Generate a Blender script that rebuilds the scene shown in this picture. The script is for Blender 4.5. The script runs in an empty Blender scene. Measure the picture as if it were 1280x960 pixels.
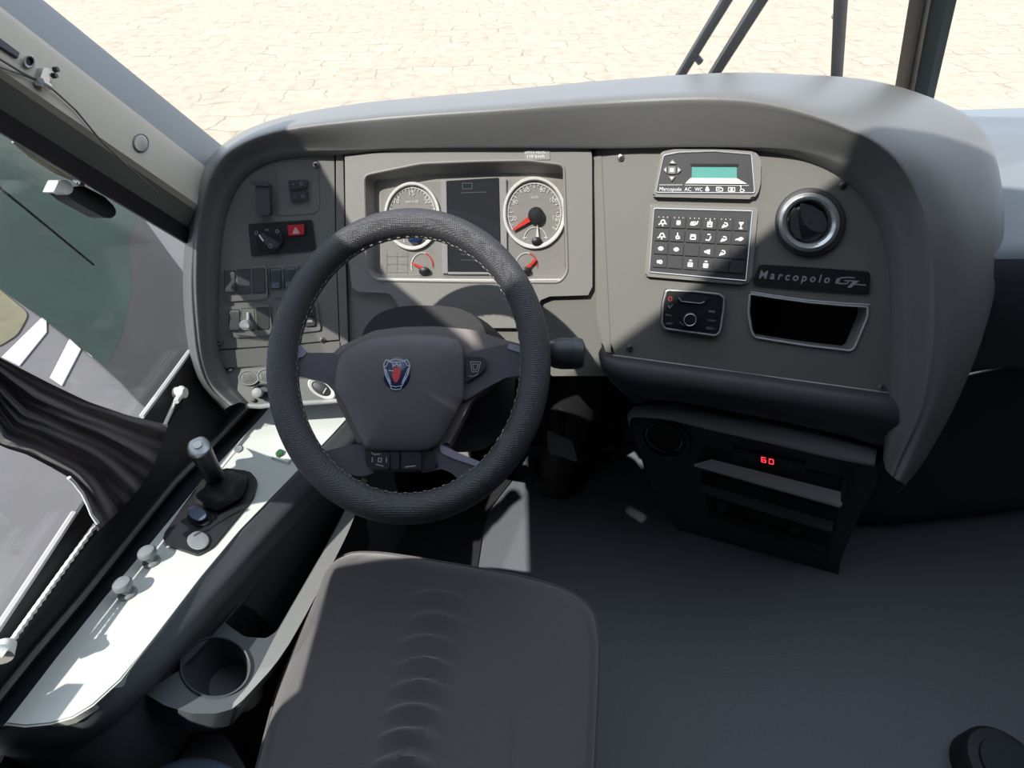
import bpy, bmesh, math, random
from mathutils import Vector as V
random.seed(7)
scn = bpy.context.scene
COL = scn.collection
# ------------------------------------------------------------------ camera
PITCH = math.radians(43.0)
FOC = 700.0
CAM = V((0, 0, 1.35))
FW = V((0, math.cos(PITCH), -math.sin(PITCH)))
UP = V((0, math.sin(PITCH), math.cos(PITCH)))
RT = V((1, 0, 0))
cd = bpy.data.cameras.new('camera')
cd.sensor_width = 36
cd.lens = FOC / 1280 * 36
cd.clip_start = 0.02
co = bpy.data.objects.new('camera', cd)
COL.objects.link(co)
co.location = CAM
co.rotation_euler = (math.pi / 2 - PITCH, 0, 0)
scn.camera = co

def ray(x, y):
    return FW + RT * ((x - 640) / FOC) + UP * ((480 - y) / FOC)
def atX(x, y, X):
    d = ray(x, y); return CAM + d * ((X - CAM.x) / d.x)
def atY(x, y, Y):
    d = ray(x, y); return CAM + d * ((Y - CAM.y) / d.y)
def atZ(x, y, Z):
    d = ray(x, y); return CAM + d * ((Z - CAM.z) / d.z)

class Plane:
    """a flat face of the cab: a point on it and the way it looks"""
    def __init__(s, o, n):
        s.o = V(o); s.n = V(n).normalized()
        a = V((0, 0, 1)).cross(s.n)
        if a.length < 1e-4: a = V((1, 0, 0))
        s.a = a.normalized(); s.b = s.n.cross(s.a)
    def W(s, x, y, h=0.0):
        d = ray(x, y)
        return CAM + d * ((s.o + s.n * h - CAM).dot(s.n) / d.dot(s.n))
def tilted(o, tilt, yaw):
    t, w = math.radians(tilt), math.radians(yaw)
    return Plane(o, (math.sin(w) * math.cos(t), -math.cos(w) * math.cos(t), math.sin(t)))
def plane3(a, b, c):
    n = (b - a).cross(c - a).normalized()
    if n.dot(CAM - a) < 0: n = -n
    return Plane(a, n)

PC = tilted(atY(588, 270, .95), 26, 0)            # middle of the dash
PL = tilted(PC.W(430, 300), 26, 12)               # switch field on the left
PR = tilted(PC.W(748, 300), 26, -12)              # right field, turned to the driver
PLL = tilted(PL.W(340, 457), 48, 10)              # lower left shelf of knobs
PK = Plane((-.45, .25, .62), (0, .175, 1))            # side console top
PF = Plane((0, .8, 0), (0, 0, 1))                 # floor
PH = tilted(atY(940, 600, .805), -3, -19)         # face of the heater unit
WC = CAM + FW * .818 + UP * .033 - RT * .150
PW = Plane(WC, -FW * .992 + UP * .127)            # steering wheel
PG = Plane((0, 5, -1.15), (0, 0, 1))              # ground outside
XW = -.60                                        # side wall

# ------------------------------------------------------------------ materials
def mat(name, col, rough=.5, metal=0., grain=0., gscale=900., var=0., vscale=30., spec=.5, emit=0., coat=0., sheen=0., col2=None):
    m = bpy.data.materials.new(name); m.use_nodes = True
    nt = m.node_tree; N = nt.nodes; L = nt.links
    b = N['Principled BSDF']
    b.inputs['Base Color'].default_value = (*col, 1)
    b.inputs['Roughness'].default_value = rough
    b.inputs['Metallic'].default_value = metal
    b.inputs['Specular IOR Level'].default_value = spec
    b.inputs['Coat Weight'].default_value = coat
    b.inputs['Sheen Weight'].default_value = sheen
    if emit:
        b.inputs['Emission Color'].default_value = (*col, 1)
        b.inputs['Emission Strength'].default_value = emit
    tc = N.new('ShaderNodeTexCoord')
    if grain:
        t = N.new('ShaderNodeTexNoise'); t.inputs['Scale'].default_value = gscale; t.inputs['Detail'].default_value = 2
        L.new(tc.outputs['Object'], t.inputs['Vector'])
        bp = N.new('ShaderNodeBump'); bp.inputs['Strength'].default_value = grain; bp.inputs['Distance'].default_value = .001
        L.new(t.outputs['Fac'], bp.inputs['Height']); L.new(bp.outputs['Normal'], b.inputs['Normal'])
    if var:
        t = N.new('ShaderNodeTexNoise'); t.inputs['Scale'].default_value = vscale; t.inputs['Detail'].default_value = 5
        L.new(tc.outputs['Object'], t.inputs['Vector'])
        mx = N.new('ShaderNodeMix'); mx.data_type = 'RGBA'
        c2 = col2 or tuple(c * (1 - var) for c in col)
        mx.inputs[6].default_value = (*col, 1); mx.inputs[7].default_value = (*c2, 1)
        L.new(t.outputs['Fac'], mx.inputs[0]); L.new(mx.outputs[2], b.inputs['Base Color'])
    return m

def glassmat(name, tint, refl=.06, haze=0., hcol=(.5, .5, .5), rough=.0):
    m = bpy.data.materials.new(name); m.use_nodes = True
    nt = m.node_tree; N = nt.nodes; L = nt.links
    N.remove(N['Principled BSDF'])
    out = N['Material Output']
    tr = N.new('ShaderNodeBsdfTransparent'); tr.inputs[0].default_value = (*tint, 1)
    gl = N.new('ShaderNodeBsdfGlossy'); gl.inputs['Roughness'].default_value = rough
    lw = N.new('ShaderNodeLayerWeight'); lw.inputs[0].default_value = .5
    pw = N.new('ShaderNodeMath'); pw.operation = 'POWER'; pw.inputs[1].default_value = 5
    L.new(lw.outputs['Facing'], pw.inputs[0])
    mu = N.new('ShaderNodeMath'); mu.operation = 'MULTIPLY_ADD'; mu.inputs[1].default_value = .6; mu.inputs[2].default_value = refl
    L.new(pw.outputs[0], mu.inputs[0])
    mx = N.new('ShaderNodeMixShader'); L.new(mu.outputs[0], mx.inputs[0]); L.new(tr.outputs[0], mx.inputs[1]); L.new(gl.outputs[0], mx.inputs[2])
    last = mx
    if haze:
        df = N.new('ShaderNodeBsdfDiffuse'); df.inputs[0].default_value = (*hcol, 1)
        m2 = N.new('ShaderNodeMixShader'); m2.inputs[0].default_value = haze
        L.new(mx.outputs[0], m2.inputs[1]); L.new(df.outputs[0], m2.inputs[2]); last = m2
    L.new(last.outputs[0], out.inputs[0])
    return m

M = dict(
    hood=mat('soft_dash_skin', (.15, .15, .148), .36, spec=.6, grain=.35, gscale=1100, var=.12, vscale=60),
    panel=mat('grained_grey_plastic', (.17, .165, .155), .55, grain=.3, gscale=1400, var=.1, vscale=500),
    bezel=mat('bezel_plastic', (.215, .208, .198), .5, grain=.25, gscale=1400, var=.08, vscale=400),
    black=mat('black_plastic', (.018, .019, .022), .42, grain=.1, gscale=700),
    blackm=mat('matt_black_plastic', (.012, .012, .014), .7, grain=.1, gscale=500),
    rubber=mat('black_rubber', (.014, .014, .016), .6, grain=.15, gscale=300),
    switch=mat('switch_plastic', (.05, .055, .06), .35),
    dgrey=mat('dark_grey_plastic', (.055, .055, .06), .5, grain=.2, gscale=900),
    hub=mat('wheel_hub_plastic', (.088, .080, .088), .45, grain=.2, gscale=1300),
    spoke=mat('wheel_spoke_plastic', (.085, .08, .095), .35, grain=.1, gscale=1300),
    chrome=mat('chrome', (.62, .64, .65), .22, .55),
    satin=mat('satin_metal_trim', (.42, .43, .44), .35, .5),
    trim=mat('grey_trim_line', (.42, .42, .43), .35),
    steel=mat('steel_screw', (.5, .5, .5), .3, 1.),
    silver=mat('silver_console_finish', (.66, .69, .65), .4, .05, var=.1, vscale=40),
    console=mat('console_plastic', (.12, .13, .14), .45, grain=.25, gscale=900),
    tray=mat('tray_plastic', (.085, .095, .105), .5, grain=.2, gscale=900),
    band=mat('grey_band_plastic', (.36, .365, .37), .5, grain=.2, gscale=900),
    white=mat('white_print', (.82, .82, .8), .6),
    offwhite=mat('offwhite_plastic', (.72, .73, .68), .45),
    greyprint=mat('grey_print', (.3, .3, .32), .6),
    dial=mat('dial_face', (.31, .30, .285), .6, var=.08, vscale=300),
    screen=mat('display_glass', (.035, .038, .045), .18),
    lcd=mat('lcd_glass', (.13, .38, .34), .25, var=.15, vscale=200),
    red=mat('needle_red', (.72, .06, .04), .45),
    hazred=mat('hazard_red', (.5, .03, .04), .35),
    led=mat('red_digits', (1., .04, .06), .5, emit=1.6),
    powred=mat('red_print', (.5, .08, .08), .5),
    green=mat('green_plastic', (.03, .12, .05), .4),
    blue=mat('badge_blue', (.01, .015, .07), .25, coat=.5),
    thread=mat('pale_thread', (.38, .38, .37), .8),
    pillar=mat('pillar_trim_beige', (.46, .42, .35), .6, grain=.15, gscale=900),
    pillarshade=mat('pillar_trim_shaded', (.15, .165, .15), .6, grain=.15, gscale=900),
    pillarb=mat('pillar_edge_bluegrey', (.14, .16, .175), .55),
    wall=mat('black_wall_lining', (.010, .013, .017), .65, grain=.2, gscale=600),
    frame=mat('window_frame_black', (.02, .018, .02), .5),
    litedge=mat('pale_lit_edge', (.62, .61, .62), .5),
    rope=mat('white_cord', (.75, .75, .72), .8, grain=.5, gscale=300),
    wire=mat('grey_wire', (.10, .10, .09), .5),
    floor=mat('dark_floor_covering', (.14, .152, .172), .5, grain=.5, gscale=260, var=.35, vscale=220),
    passd=mat('passenger_dash_skin', (.16, .18, .2), .5, grain=.2, gscale=900),
    passf=mat('passenger_dash_face', (.05, .05, .06), .5, grain=.2, gscale=600),
    wiper=mat('wiper_black', (.13, .14, .15), .5),
    mull=mat('screen_bar_grey', (.10, .12, .115), .5),
    ceil=mat('ceiling_lining', (.045, .045, .05), .9),
    verge=mat('sandy_verge', (.16, .15, .09), .95, var=.5, vscale=6),
    asphalt=mat('asphalt', (.12, .117, .12), .95, var=.25, vscale=2.5),
    paint=mat('road_paint', (.42, .41, .42), .9, var=.1, vscale=4),
    cap=mat('knob_cap_bluegrey', (.11, .15, .22), .4),
    knob=mat('valve_knob_grey', (.22, .24, .25), .4),
)
M['glass'] = glassmat('windscreen_glass', (.97, .97, .96), .04)
M['sideglass'] = glassmat('side_window_glass', (.95, .945, .95), .03)
M['tinted'] = glassmat('reflection_side_glass', (.93, .95, .94), .04, .045, (.03, .10, .085))
M['lens'] = glassmat('cluster_lens', (.93, .93, .93), .04, rough=.02)

def leather():
    m = bpy.data.materials.new('perforated_leather'); m.use_nodes = True
    nt = m.node_tree; N = nt.nodes; L = nt.links; b = N['Principled BSDF']
    b.inputs['Base Color'].default_value = (.045, .044, .05, 1); b.inputs['Roughness'].default_value = .38
    tc = N.new('ShaderNodeTexCoord')
    vo = N.new('ShaderNodeTexVoronoi'); vo.inputs['Scale'].default_value = 480; vo.inputs['Randomness'].default_value = .25
    L.new(tc.outputs['Object'], vo.inputs['Vector'])
    bp = N.new('ShaderNodeBump'); bp.inputs['Strength'].default_value = .9; bp.inputs['Distance'].default_value = .0012
    L.new(vo.outputs['Distance'], bp.inputs['Height']); L.new(bp.outputs['Normal'], b.inputs['Normal'])
    return m
M['leather'] = leather()

def fabric(name, c1, c2):
    m = bpy.data.materials.new(name); m.use_nodes = True
    nt = m.node_tree; N = nt.nodes; L = nt.links; b = N['Principled BSDF']
    b.inputs['Roughness'].default_value = .95; b.inputs['Sheen Weight'].default_value = .35; b.inputs['Specular IOR Level'].default_value = .15
    tc = N.new('ShaderNodeTexCoord')
    n = N.new('ShaderNodeTexNoise'); n.inputs['Scale'].default_value = 700; n.inputs['Detail'].default_value = 3
    L.new(tc.outputs['Object'], n.inputs['Vector'])
    mx = N.new('ShaderNodeMix'); mx.data_type = 'RGBA'; mx.inputs[6].default_value = (*c1, 1); mx.inputs[7].default_value = (*c2, 1)
    L.new(n.outputs['Fac'], mx.inputs[0]); L.new(mx.outputs[2], b.inputs['Base Color'])
    bp = N.new('ShaderNodeBump'); bp.inputs['Strength'].default_value = .4; bp.inputs['Distance'].default_value = .001
    L.new(n.outputs['Fac'], bp.inputs['Height']); L.new(bp.outputs['Normal'], b.inputs['Normal'])
    return m
M['seat'] = fabric('seat_cloth', (.13, .124, .126), (.085, .08, .084))
M['curtain'] = fabric('curtain_cloth', (.115, .104, .11), (.075, .068, .074))

def paving():
    m = bpy.data.materials.new('pale_stone_paving'); m.use_nodes = True
    nt = m.node_tree; N = nt.nodes; L = nt.links; b = N['Principled BSDF']; b.inputs['Roughness'].default_value = .95
    tc = N.new('ShaderNodeTexCoord')
    no = N.new('ShaderNodeTexNoise'); no.inputs['Scale'].default_value = 1.3; no.inputs['Detail'].default_value = 3
    L.new(tc.outputs['Object'], no.inputs['Vector'])
    sub = N.new('ShaderNodeVectorMath'); sub.operation = 'SUBTRACT'; sub.inputs[1].default_value = (.5, .5, .5); L.new(no.outputs['Color'], sub.inputs[0])
    sc = N.new('ShaderNodeVectorMath'); sc.operation = 'SCALE'; sc.inputs['Scale'].default_value = .5; L.new(sub.outputs[0], sc.inputs[0])
    ad = N.new('ShaderNodeVectorMath'); ad.operation = 'ADD'; L.new(tc.outputs['Object'], ad.inputs[0]); L.new(sc.outputs[0], ad.inputs[1])
    mp = N.new('ShaderNodeMapping'); mp.inputs['Rotation'].default_value = (0, 0, math.radians(-5)); L.new(ad.outputs[0], mp.inputs['Vector'])
    br = N.new('ShaderNodeTexBrick'); br.inputs['Scale'].default_value = 1.0
    br.inputs['Brick Width'].default_value = .62; br.inputs['Row Height'].default_value = .56; br.inputs['Mortar Size'].default_value = .018; br.inputs['Mortar Smooth'].default_value = .8
    br.inputs['Color1'].default_value = (.375, .33, .262, 1); br.inputs['Color2'].default_value = (.335, .29, .228, 1); br.inputs['Mortar'].default_value = (.215, .18, .14, 1)
    L.new(mp.outputs[0], br.inputs['Vector'])
    n2 = N.new('ShaderNodeTexNoise'); n2.inputs['Scale'].default_value = 5; n2.inputs['Detail'].default_value = 6; L.new(tc.outputs['Object'], n2.inputs['Vector'])
    rp = N.new('ShaderNodeValToRGB'); rp.color_ramp.elements[0].position = .32; rp.color_ramp.elements[0].color = (.84, .82, .81, 1); rp.color_ramp.elements[1].position = .55; rp.color_ramp.elements[1].color = (1, 1, 1, 1)
    L.new(n2.outputs['Fac'], rp.inputs[0])
    mx = N.new('ShaderNodeMix'); mx.data_type = 'RGBA'; mx.blend_type = 'MULTIPLY'; mx.inputs[0].default_value = 1
    n3 = N.new('ShaderNodeTexNoise'); n3.inputs['Scale'].default_value = 1.1; n3.inputs['Detail'].default_value = 2; L.new(tc.outputs['Object'], n3.inputs['Vector'])
    r3 = N.new('ShaderNodeValToRGB'); r3.color_ramp.elements[0].position = .42; r3.color_ramp.elements[0].color = (.15, .15, .15, 1); r3.color_ramp.elements[1].position = .6
    L.new(n3.outputs['Fac'], r3.inputs[0])
    m3 = N.new('ShaderNodeMix'); m3.data_type = 'RGBA'; m3.inputs[6].default_value = (.355, .31, .245, 1)
    L.new(r3.outputs[0], m3.inputs[0]); L.new(br.outputs['Color'], m3.inputs[7])
    L.new(m3.outputs[2], mx.inputs[6]); L.new(rp.outputs[0], mx.inputs[7]); L.new(mx.outputs[2], b.inputs['Base Color'])
    bp = N.new('ShaderNodeBump'); bp.inputs['Strength'].default_value = .5; bp.inputs['Distance'].default_value = .02
    L.new(n2.outputs['Fac'], bp.inputs['Height']); L.new(bp.outputs['Normal'], b.inputs['Normal'])
    return m
M['paving'] = paving()

# ------------------------------------------------------------------ object helpers
def wloc(o):
    p = V((0, 0, 0))
    while o is not None:
        p += o.location; o = o.parent
    return p
def tagit(o, label=None, cat=None, group=None, kind=None):
    if label: o['label'] = label
    if cat: o['category'] = cat
    if group: o['group'] = group
    if kind: o['kind'] = kind
    return o
def thing(name, label, cat, loc, group=None):
    o = bpy.data.objects.new(name, None); COL.objects.link(o)
    o.empty_display_size = .02; o.location = loc
    return tagit(o, label, cat, group)
def obj(name, bm, m, parent=None, sharp=40, origin=None, label=None, smooth=True):
    bmesh.ops.recalc_face_normals(bm, faces=bm.faces)
    if smooth:
        for f in bm.faces: f.smooth = True
        for e in bm.edges:
            if len(e.link_faces) == 2 and e.calc_face_angle(0) > math.radians(sharp): e.smooth = False
    if parent is not None: off = wloc(parent)
    elif origin is not None: off = V(origin)
    else:
        lo = V([min(v.co[i] for v in bm.verts) for i in range(3)]); hi = V([max(v.co[i] for v in bm.verts) for i in range(3)])
        off = V(((lo.x + hi.x) / 2, (lo.y + hi.y) / 2, lo.z))
    for v in bm.verts: v.co -= off
    me = bpy.data.meshes.new(name); bm.to_mesh(me); bm.free()
    me.materials.append(M[m] if isinstance(m, str) else m)
    o = bpy.data.objects.new(name, me); COL.objects.link(o)
    if parent is not None: o.parent = parent
    else: o.location = off
    if label: o['label'] = label
    return o
def struct(name, bm, m, **k):
    return tagit(obj(name, bm, m, **k), kind='structure')

# ------------------------------------------------------------------ shape helpers
def rp(poly, r, n=4):
    """round the corners of a polygon given in photo pixels"""
    out = []
    k = len(poly)
    for i in range(k):
        p0, p1, p2 = V(poly[i - 1]), V(poly[i]), V(poly[(i + 1) % k])
        a, b = p0 - p1, p2 - p1
        rr = min(r, a.length * .45, b.length * .45)
        q0, q2 = p1 + a.normalized() * rr, p1 + b.normalized() * rr
        for j in range(n + 1):
            t = j / n
            q = q0 * (1 - t) ** 2 + p1 * 2 * t * (1 - t) + q2 * t * t
            out.append((q.x, q.y))
    return out
def ellipse(cx, cy, rx, ry, n=40, rot=0):
    c, s = math.cos(rot), math.sin(rot)
    return [(cx + rx * math.cos(t) * c - ry * math.sin(t) * s, cy + rx * math.cos(t) * s + ry * math.sin(t) * c)
            for t in (2 * math.pi * i / n for i in range(n))]
def scaled(poly, k, c=None, ky=None):
    ky = ky or k
    cx = sum(p[0] for p in poly) / len(poly) if c is None else c[0]
    cy = sum(p[1] for p in poly) / len(poly) if c is None else c[1]
    return [(cx + (x - cx) * k, cy + (y - cy) * ky) for x, y in poly]
def loft(rings, closed=True, cap0=False, cap1=False, bm=None):
    bm = bm or bmesh.new()
    vs = [[bm.verts.new(p) for p in r] for r in rings]
    n = len(rings[0])
    for i in range(len(vs) - 1):
        for j in range(n if closed else n - 1):
            bm.faces.new((vs[i][j], vs[i][(j + 1) % n], vs[i + 1][(j + 1) % n], vs[i + 1][j]))
    if cap0: bm.faces.new(vs[0][::-1])
    if cap1: bm.faces.new(vs[-1])
    return bm
def prism(pl, poly, h=0., d=.01, bev=0., bm=None, seg=2):
    b2 = bmesh.new()
    top = [pl.W(x, y, h) for x, y in poly]
    bot = [p - pl.n * d for p in top]
    loft([bot, top], True, True, True, b2)
    if bev:
        tv = set(list(b2.verts)[len(poly):])
        es = [e for e in b2.edges if e.verts[0] in tv and e.verts[1] in tv]
        try: bmesh.ops.bevel(b2, geom=es, offset=bev, segments=seg, affect='EDGES', clamp_overlap=True)
        except Exception: pass
    return merge(bm, b2)
def merge(bm, b2):
    if bm is None: return b2
    me = bpy.data.meshes.new('t'); b2.to_mesh(me); b2.free(); bm.from_mesh(me); bpy.data.meshes.remove(me)
    return bm
def holed(pl, outer, holes, h=0., d=.01, wall=None):
    """flat plate with openings; the walls of each opening go back by wall"""
    bm = bmesh.new(); es = []; loops = []
    for lp in [outer] + holes:
        vs = [bm.verts.new(pl.W(x, y, h)) for x, y in lp]; loops.append(vs)
        for i in range(len(vs)): es.append(bm.edges.new((vs[i - 1], vs[i])))
    bmesh.ops.triangle_fill(bm, edges=es, use_beauty=True)
    for k, vs in enumerate(loops):
        dd = d if (k == 0 or wall is None) else wall
        bs = [bm.verts.new(v.co - pl.n * dd) for v in vs]
        for i in range(len(vs)): bm.faces.new((vs[i - 1], vs[i], bs[i], bs[i - 1]))
    return bm
def lathe(pl, c, r, prof, n=40, rot=0, cap1=True, cap0=False, bm=None, centers=None):
    rings = []
    for i, (k, h) in enumerate(prof):
        cc = centers[i] if centers else c
        rings.append([pl.W(x, y, h) for x, y in ellipse(cc[0], cc[1], r[0] * k, r[1] * k, n, rot)])
    return loft(rings, True, cap0, cap1, bm)
def upright(pl, c, prof, n=28, bm=None):
    """turned shape standing straight up from a face: radii and heights in metres"""
    o = pl.W(*c)
    return loft([[o + pl.n * h + (pl.a * math.cos(2 * math.pi * i / n) + pl.b * math.sin(2 * math.pi * i / n)) * r for i in range(n)] for r, h in prof], True, True, True, bm)
def tube(path, r, closed=False, seg=8, bm=None, up=None, flat=1.):
    path = [V(p) for p in path]; n = len(path); rings = []; prev = None
    for i in range(n):
        if closed: t = path[(i + 1) % n] - path[i - 1]
        else: t = path[min(i + 1, n - 1)] - path[max(i - 1, 0)]
        t.normalize()
        if up is not None: a = up - t * up.dot(t)
        elif prev is None:
            a = V((0, 0, 1)) - t * t.z
            if a.length < .1: a = V((1, 0, 0)) - t * t.x
        else: a = prev - t * prev.dot(t)
        a.normalize(); prev = a; b = t.cross(a)
        rr = r[i] if isinstance(r, (list, tuple)) else r
        rings.append([path[i] + (a * math.cos(u) * flat + b * math.sin(u)) * rr for u in (2 * math.pi * k / seg for k in range(seg))])
    if closed: rings.append(rings[0])
    b2 = loft(rings, True, not closed, not closed)
    if closed: bmesh.ops.remove_doubles(b2, verts=b2.verts, dist=1e-6)
    return merge(bm, b2)
def line(pl, pts, r, h=0., closed=False, bm=None, flat=1., seg=6):
    return tube([pl.W(x, y, h) for x, y in pts], r, closed, seg, bm, pl.n, flat)
def strokes(pl, lines, w, h=.0006, bm=None, dots=()):
    """printed strokes on a face; w is the stroke width in photo pixels"""
    bm = bm or bmesh.new()
    for ln in lines:
        for (a, b) in zip(ln[:-1], ln[1:]):
            a, b = V(a), V(b); t = b - a
            if t.length < 1e-6: continue
            t.normalize(); nn = V((-t.y, t.x)) * (w / 2); a -= t * w * .3; b += t * w * .3
            bm.faces.new([bm.verts.new(pl.W(q.x, q.y, h)) for q in (a + nn, b + nn, b - nn, a - nn)])
    for x, y, r in dots:
        bm.faces.new([bm.verts.new(pl.W(px, py, h)) for px, py in ellipse(x, y, r, r, 14)])
    return bm
def patch(pl, poly, h=.0006, bm=None):
    bm = bm or bmesh.new()
    bm.faces.new([bm.verts.new(pl.W(x, y, h)) for x, y in poly]); return bm
_tx = {}
def glyphs(s, fat=0.):
    if s not in _tx:
        cu = bpy.data.curves.new('t', 'FONT'); cu.body = s; cu.resolution_u = 3; cu.offset = fat
        o = bpy.data.objects.new('t', cu); COL.objects.link(o)
        dg = bpy.context.evaluated_depsgraph_get(); dg.update()
        me = bpy.data.meshes.new_from_object(o.evaluated_get(dg))
        xs = [v.co.x for v in me.vertices]
        _tx[s] = ([(v.co.x, v.co.y) for v in me.vertices], [tuple(p.vertices) for p in me.polygons], min(xs), max(xs))
        bpy.data.objects.remove(o); bpy.data.curves.remove(cu); bpy.data.meshes.remove(me)
    return _tx[s]
def text(pl, s, p0, p1, hgt, h=.0007, bm=None, slant=0., fat=0.):
    """lettering from baseline start p0 to baseline end p1, capital height hgt (photo pixels)"""
    bm = bm or bmesh.new()
    vs, fs, x0, x1 = glyphs(s, fat)
    p0, p1 = V(p0), V(p1); ax = p1 - p0; nn = V((ax.y, -ax.x)).normalized(); t = ax.normalized()
    out = []
    for x, y in vs:
        q = p0 + ax * ((x - x0) / (x1 - x0)) + nn * (hgt * y / .69) + t * (slant * y * hgt)
        out.append(bm.verts.new(pl.W(q.x, q.y, h)))
    for f in fs:
        try: bm.faces.new([out[i] for i in f])
        except ValueError: pass
    return bm
def bil(c, u, v):
    """c: TL,TR,BR,BL"""
    a = V(c[0]) * (1 - u) + V(c[1]) * u; b = V(c[3]) * (1 - u) + V(c[2]) * u
    q = a * (1 - v) + b * v
    return (q.x, q.y)
def cell(c, u0, v0, u1, v1):
    return [bil(c, u0, v0), bil(c, u1, v0), bil(c, u1, v1), bil(c, u0, v1)]
def crom(P, n):
    """smooth curve through points (any dimension)"""
    out = []
    for i in range(len(P) - 1):
        p0, p1, p2, p3 = P[max(i - 1, 0)], P[i], P[i + 1], P[min(i + 2, len(P) - 1)]
        for j in range(n):
            t = j / n
            out.append(.5 * ((2 * p1) + (p2 - p0) * t + (2 * p0 - 5 * p1 + 4 * p2 - p3) * t * t + (3 * p1 - p0 - 3 * p2 + p3) * t ** 3))
    out.append(P[-1].copy())
    return out
def smoothgrid(G, nu, nv):
    rows = [crom(r, nv) for r in G]
    cols = [crom([r[j] for r in rows], nu) for j in range(len(rows[0]))]
    return [[c[i] for c in cols] for i in range(len(cols[0]))]
def sheet(G, thick=0., bm=None):
    return loft(G, False, bm=bm)
def box(lo, hi, bev=0., bm=None):
    b2 = bmesh.new(); bmesh.ops.create_cube(b2, size=1)
    for v in b2.verts:
        v.co = V([lo[i] + (v.co[i] + .5) * (hi[i] - lo[i]) for i in range(3)])
    if bev: bmesh.ops.bevel(b2, geom=list(b2.edges), offset=bev, segments=2, affect='EDGES')
    return merge(bm, b2)
def polyl(pts, n):
    """resample a polyline of 2-tuples to n points"""
    P = [V(p) for p in pts]; L = [0]
    for a, b in zip(P[:-1], P[1:]): L.append(L[-1] + (b - a).length)
    out = []
    for i in range(n):
        s = L[-1] * i / (n - 1); k = 0
        while k < len(L) - 2 and L[k + 1] < s: k += 1
        f = (s - L[k]) / max(L[k + 1] - L[k], 1e-9)
        out.append(P[k].lerp(P[k + 1], f))
    return out

# ================================================================== SETTING
struct('floor', box((-.80, -1.4, -.05), (1.9, 1.25, 0)), 'floor')
struct('wall_front', box((-.46, 1.16, 0), (1.9, 1.22, .93)), 'blackm')
bm = box((1.9, -1.4, 0), (1.96, 1.2, 1.0))
box((1.9, -1.4, 1.0), (1.96, .9, 2.0), bm=bm)
struct('wall_right', bm, 'blackm')
struct('wall_back', box((-.80, -1.46, 0), (1.96, -1.4, 2.0)), 'blackm')

# lower side wall between window and console
rowsW = []
colsA = [(352, 490), (327, 521), (244, 611), (190, 677), (130, 748), (70, 823), (5, 905), (-120, 1062)]
colsB = [(338, 478), (316, 508), (222, 604), (166, 673), (104, 750), (42, 822), (-25, 905), (-150, 1062)]
colsC = [(325, 448), (302, 482), (205, 585), (150, 650), (88, 728), (20, 808), (-50, 890), (-190, 1062)]
colsD = [(290, 405), (262, 445), (212, 528), (172, 585), (128, 655), (66, 738), (5, 820), (-150, 1030)]
G = []
for a, b, c, d in zip(colsA, colsB, colsC, colsD):
    G.append([PK.W(*a, -.045), PK.W(*a, -.004), PK.W(b[0] + 5, b[1] + 4, -.008), PK.W(*b, .012), PK.W(b[0] - 6, b[1] - 5, .014), PK.W(*c, .04), atX(*d, XW + .012), atX(*d, XW - .05)])
struct('wall_left', sheet(smoothgrid(G, 3, 2)), 'wall')
# sill moulding, coloured paler to stand for its sun streak
struct('trim_1', tube([PK.W(b[0] - 2, b[1] - 2, .014) for b in colsB[1:7]], .0045, seg=8), mat('sill_moulding', (.10, .105, .10), .35))

# pillar between windscreen and side window
def pst(X, p, q):                      # two photo points on a lengthwise edge -> its top and bottom in space
    a, b = atX(*q, X), atX(*p, X)       # q low, p high
    d = (b - a)
    return a - d * .35, a, b, b + d * 1.6, b + d * 2.9
E0 = pst(-.600, (54, 0), (275, 180))
E0b = pst(-.575, (47, 2), (268, 181))
E1 = pst(-.535, (0, 8), (255, 207))
E1b = pst(-.528, (0, 16), (253, 214))
E2 = pst(-.520, (0, 86), (240, 251))
E2b = pst(-.527, (0, 97), (240, 260))
E3 = pst(-.552, (0, 136), (237, 285))
E4 = pst(-.560, (0, 165), (233, 304))
E5 = pst(-.585, (0, 167), (233, 306))
struct('trim_2', loft([E0, E0b, E1], False), 'pillarb')
struct('pillar_left', loft([E1, E1b, E2, E2b], False), 'pillar')
struct('trim_3', loft([E2b, E2b, E3], False), 'pillarshade')  # darker copy of the beige; shade on the curve put into the colour
struct('trim_4', loft([E3, E4, E5], False), 'frame')
PP = plane3(E1b[1], E1b[2], E2[1])      # face of the pillar

# windscreen, bar and ceiling
def scr(x, s):
    """windscreen surface: x across, s 0 at the dash .. 1 at the roof"""
    l0, l1 = E0[0], E0[4]
    r0, r1 = V((.84, 1.215, 1.0)), V((.70, .62, 1.98))
    a, b = l0.lerp(r0, (x + .6) / 1.44), l1.lerp(r1, (x + .6) / 1.44)
    p = a.lerp(b, s); k = (x + .6) / 1.44
    return p + V((0, .10, .0)) * (4 * k * (1 - k) if 0 < k < 1 else 0)
G = [[scr(-.6 + 1.44 * i / 16 * 1.0, j / 8) for j in range(9)] for i in range(17)]
w2 = struct('window_2', loft(G, False), 'glass')
G = [[V((.84 + .9 * i / 6 - .14 * (j / 8), 1.215 - .25 * (i / 6) ** 2 - .595 * j / 8, 1.0 + .98 * j / 8)) for j in range(9)] for i in range(7)]
struct('window_3', loft(G, False), 'glass')
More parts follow.
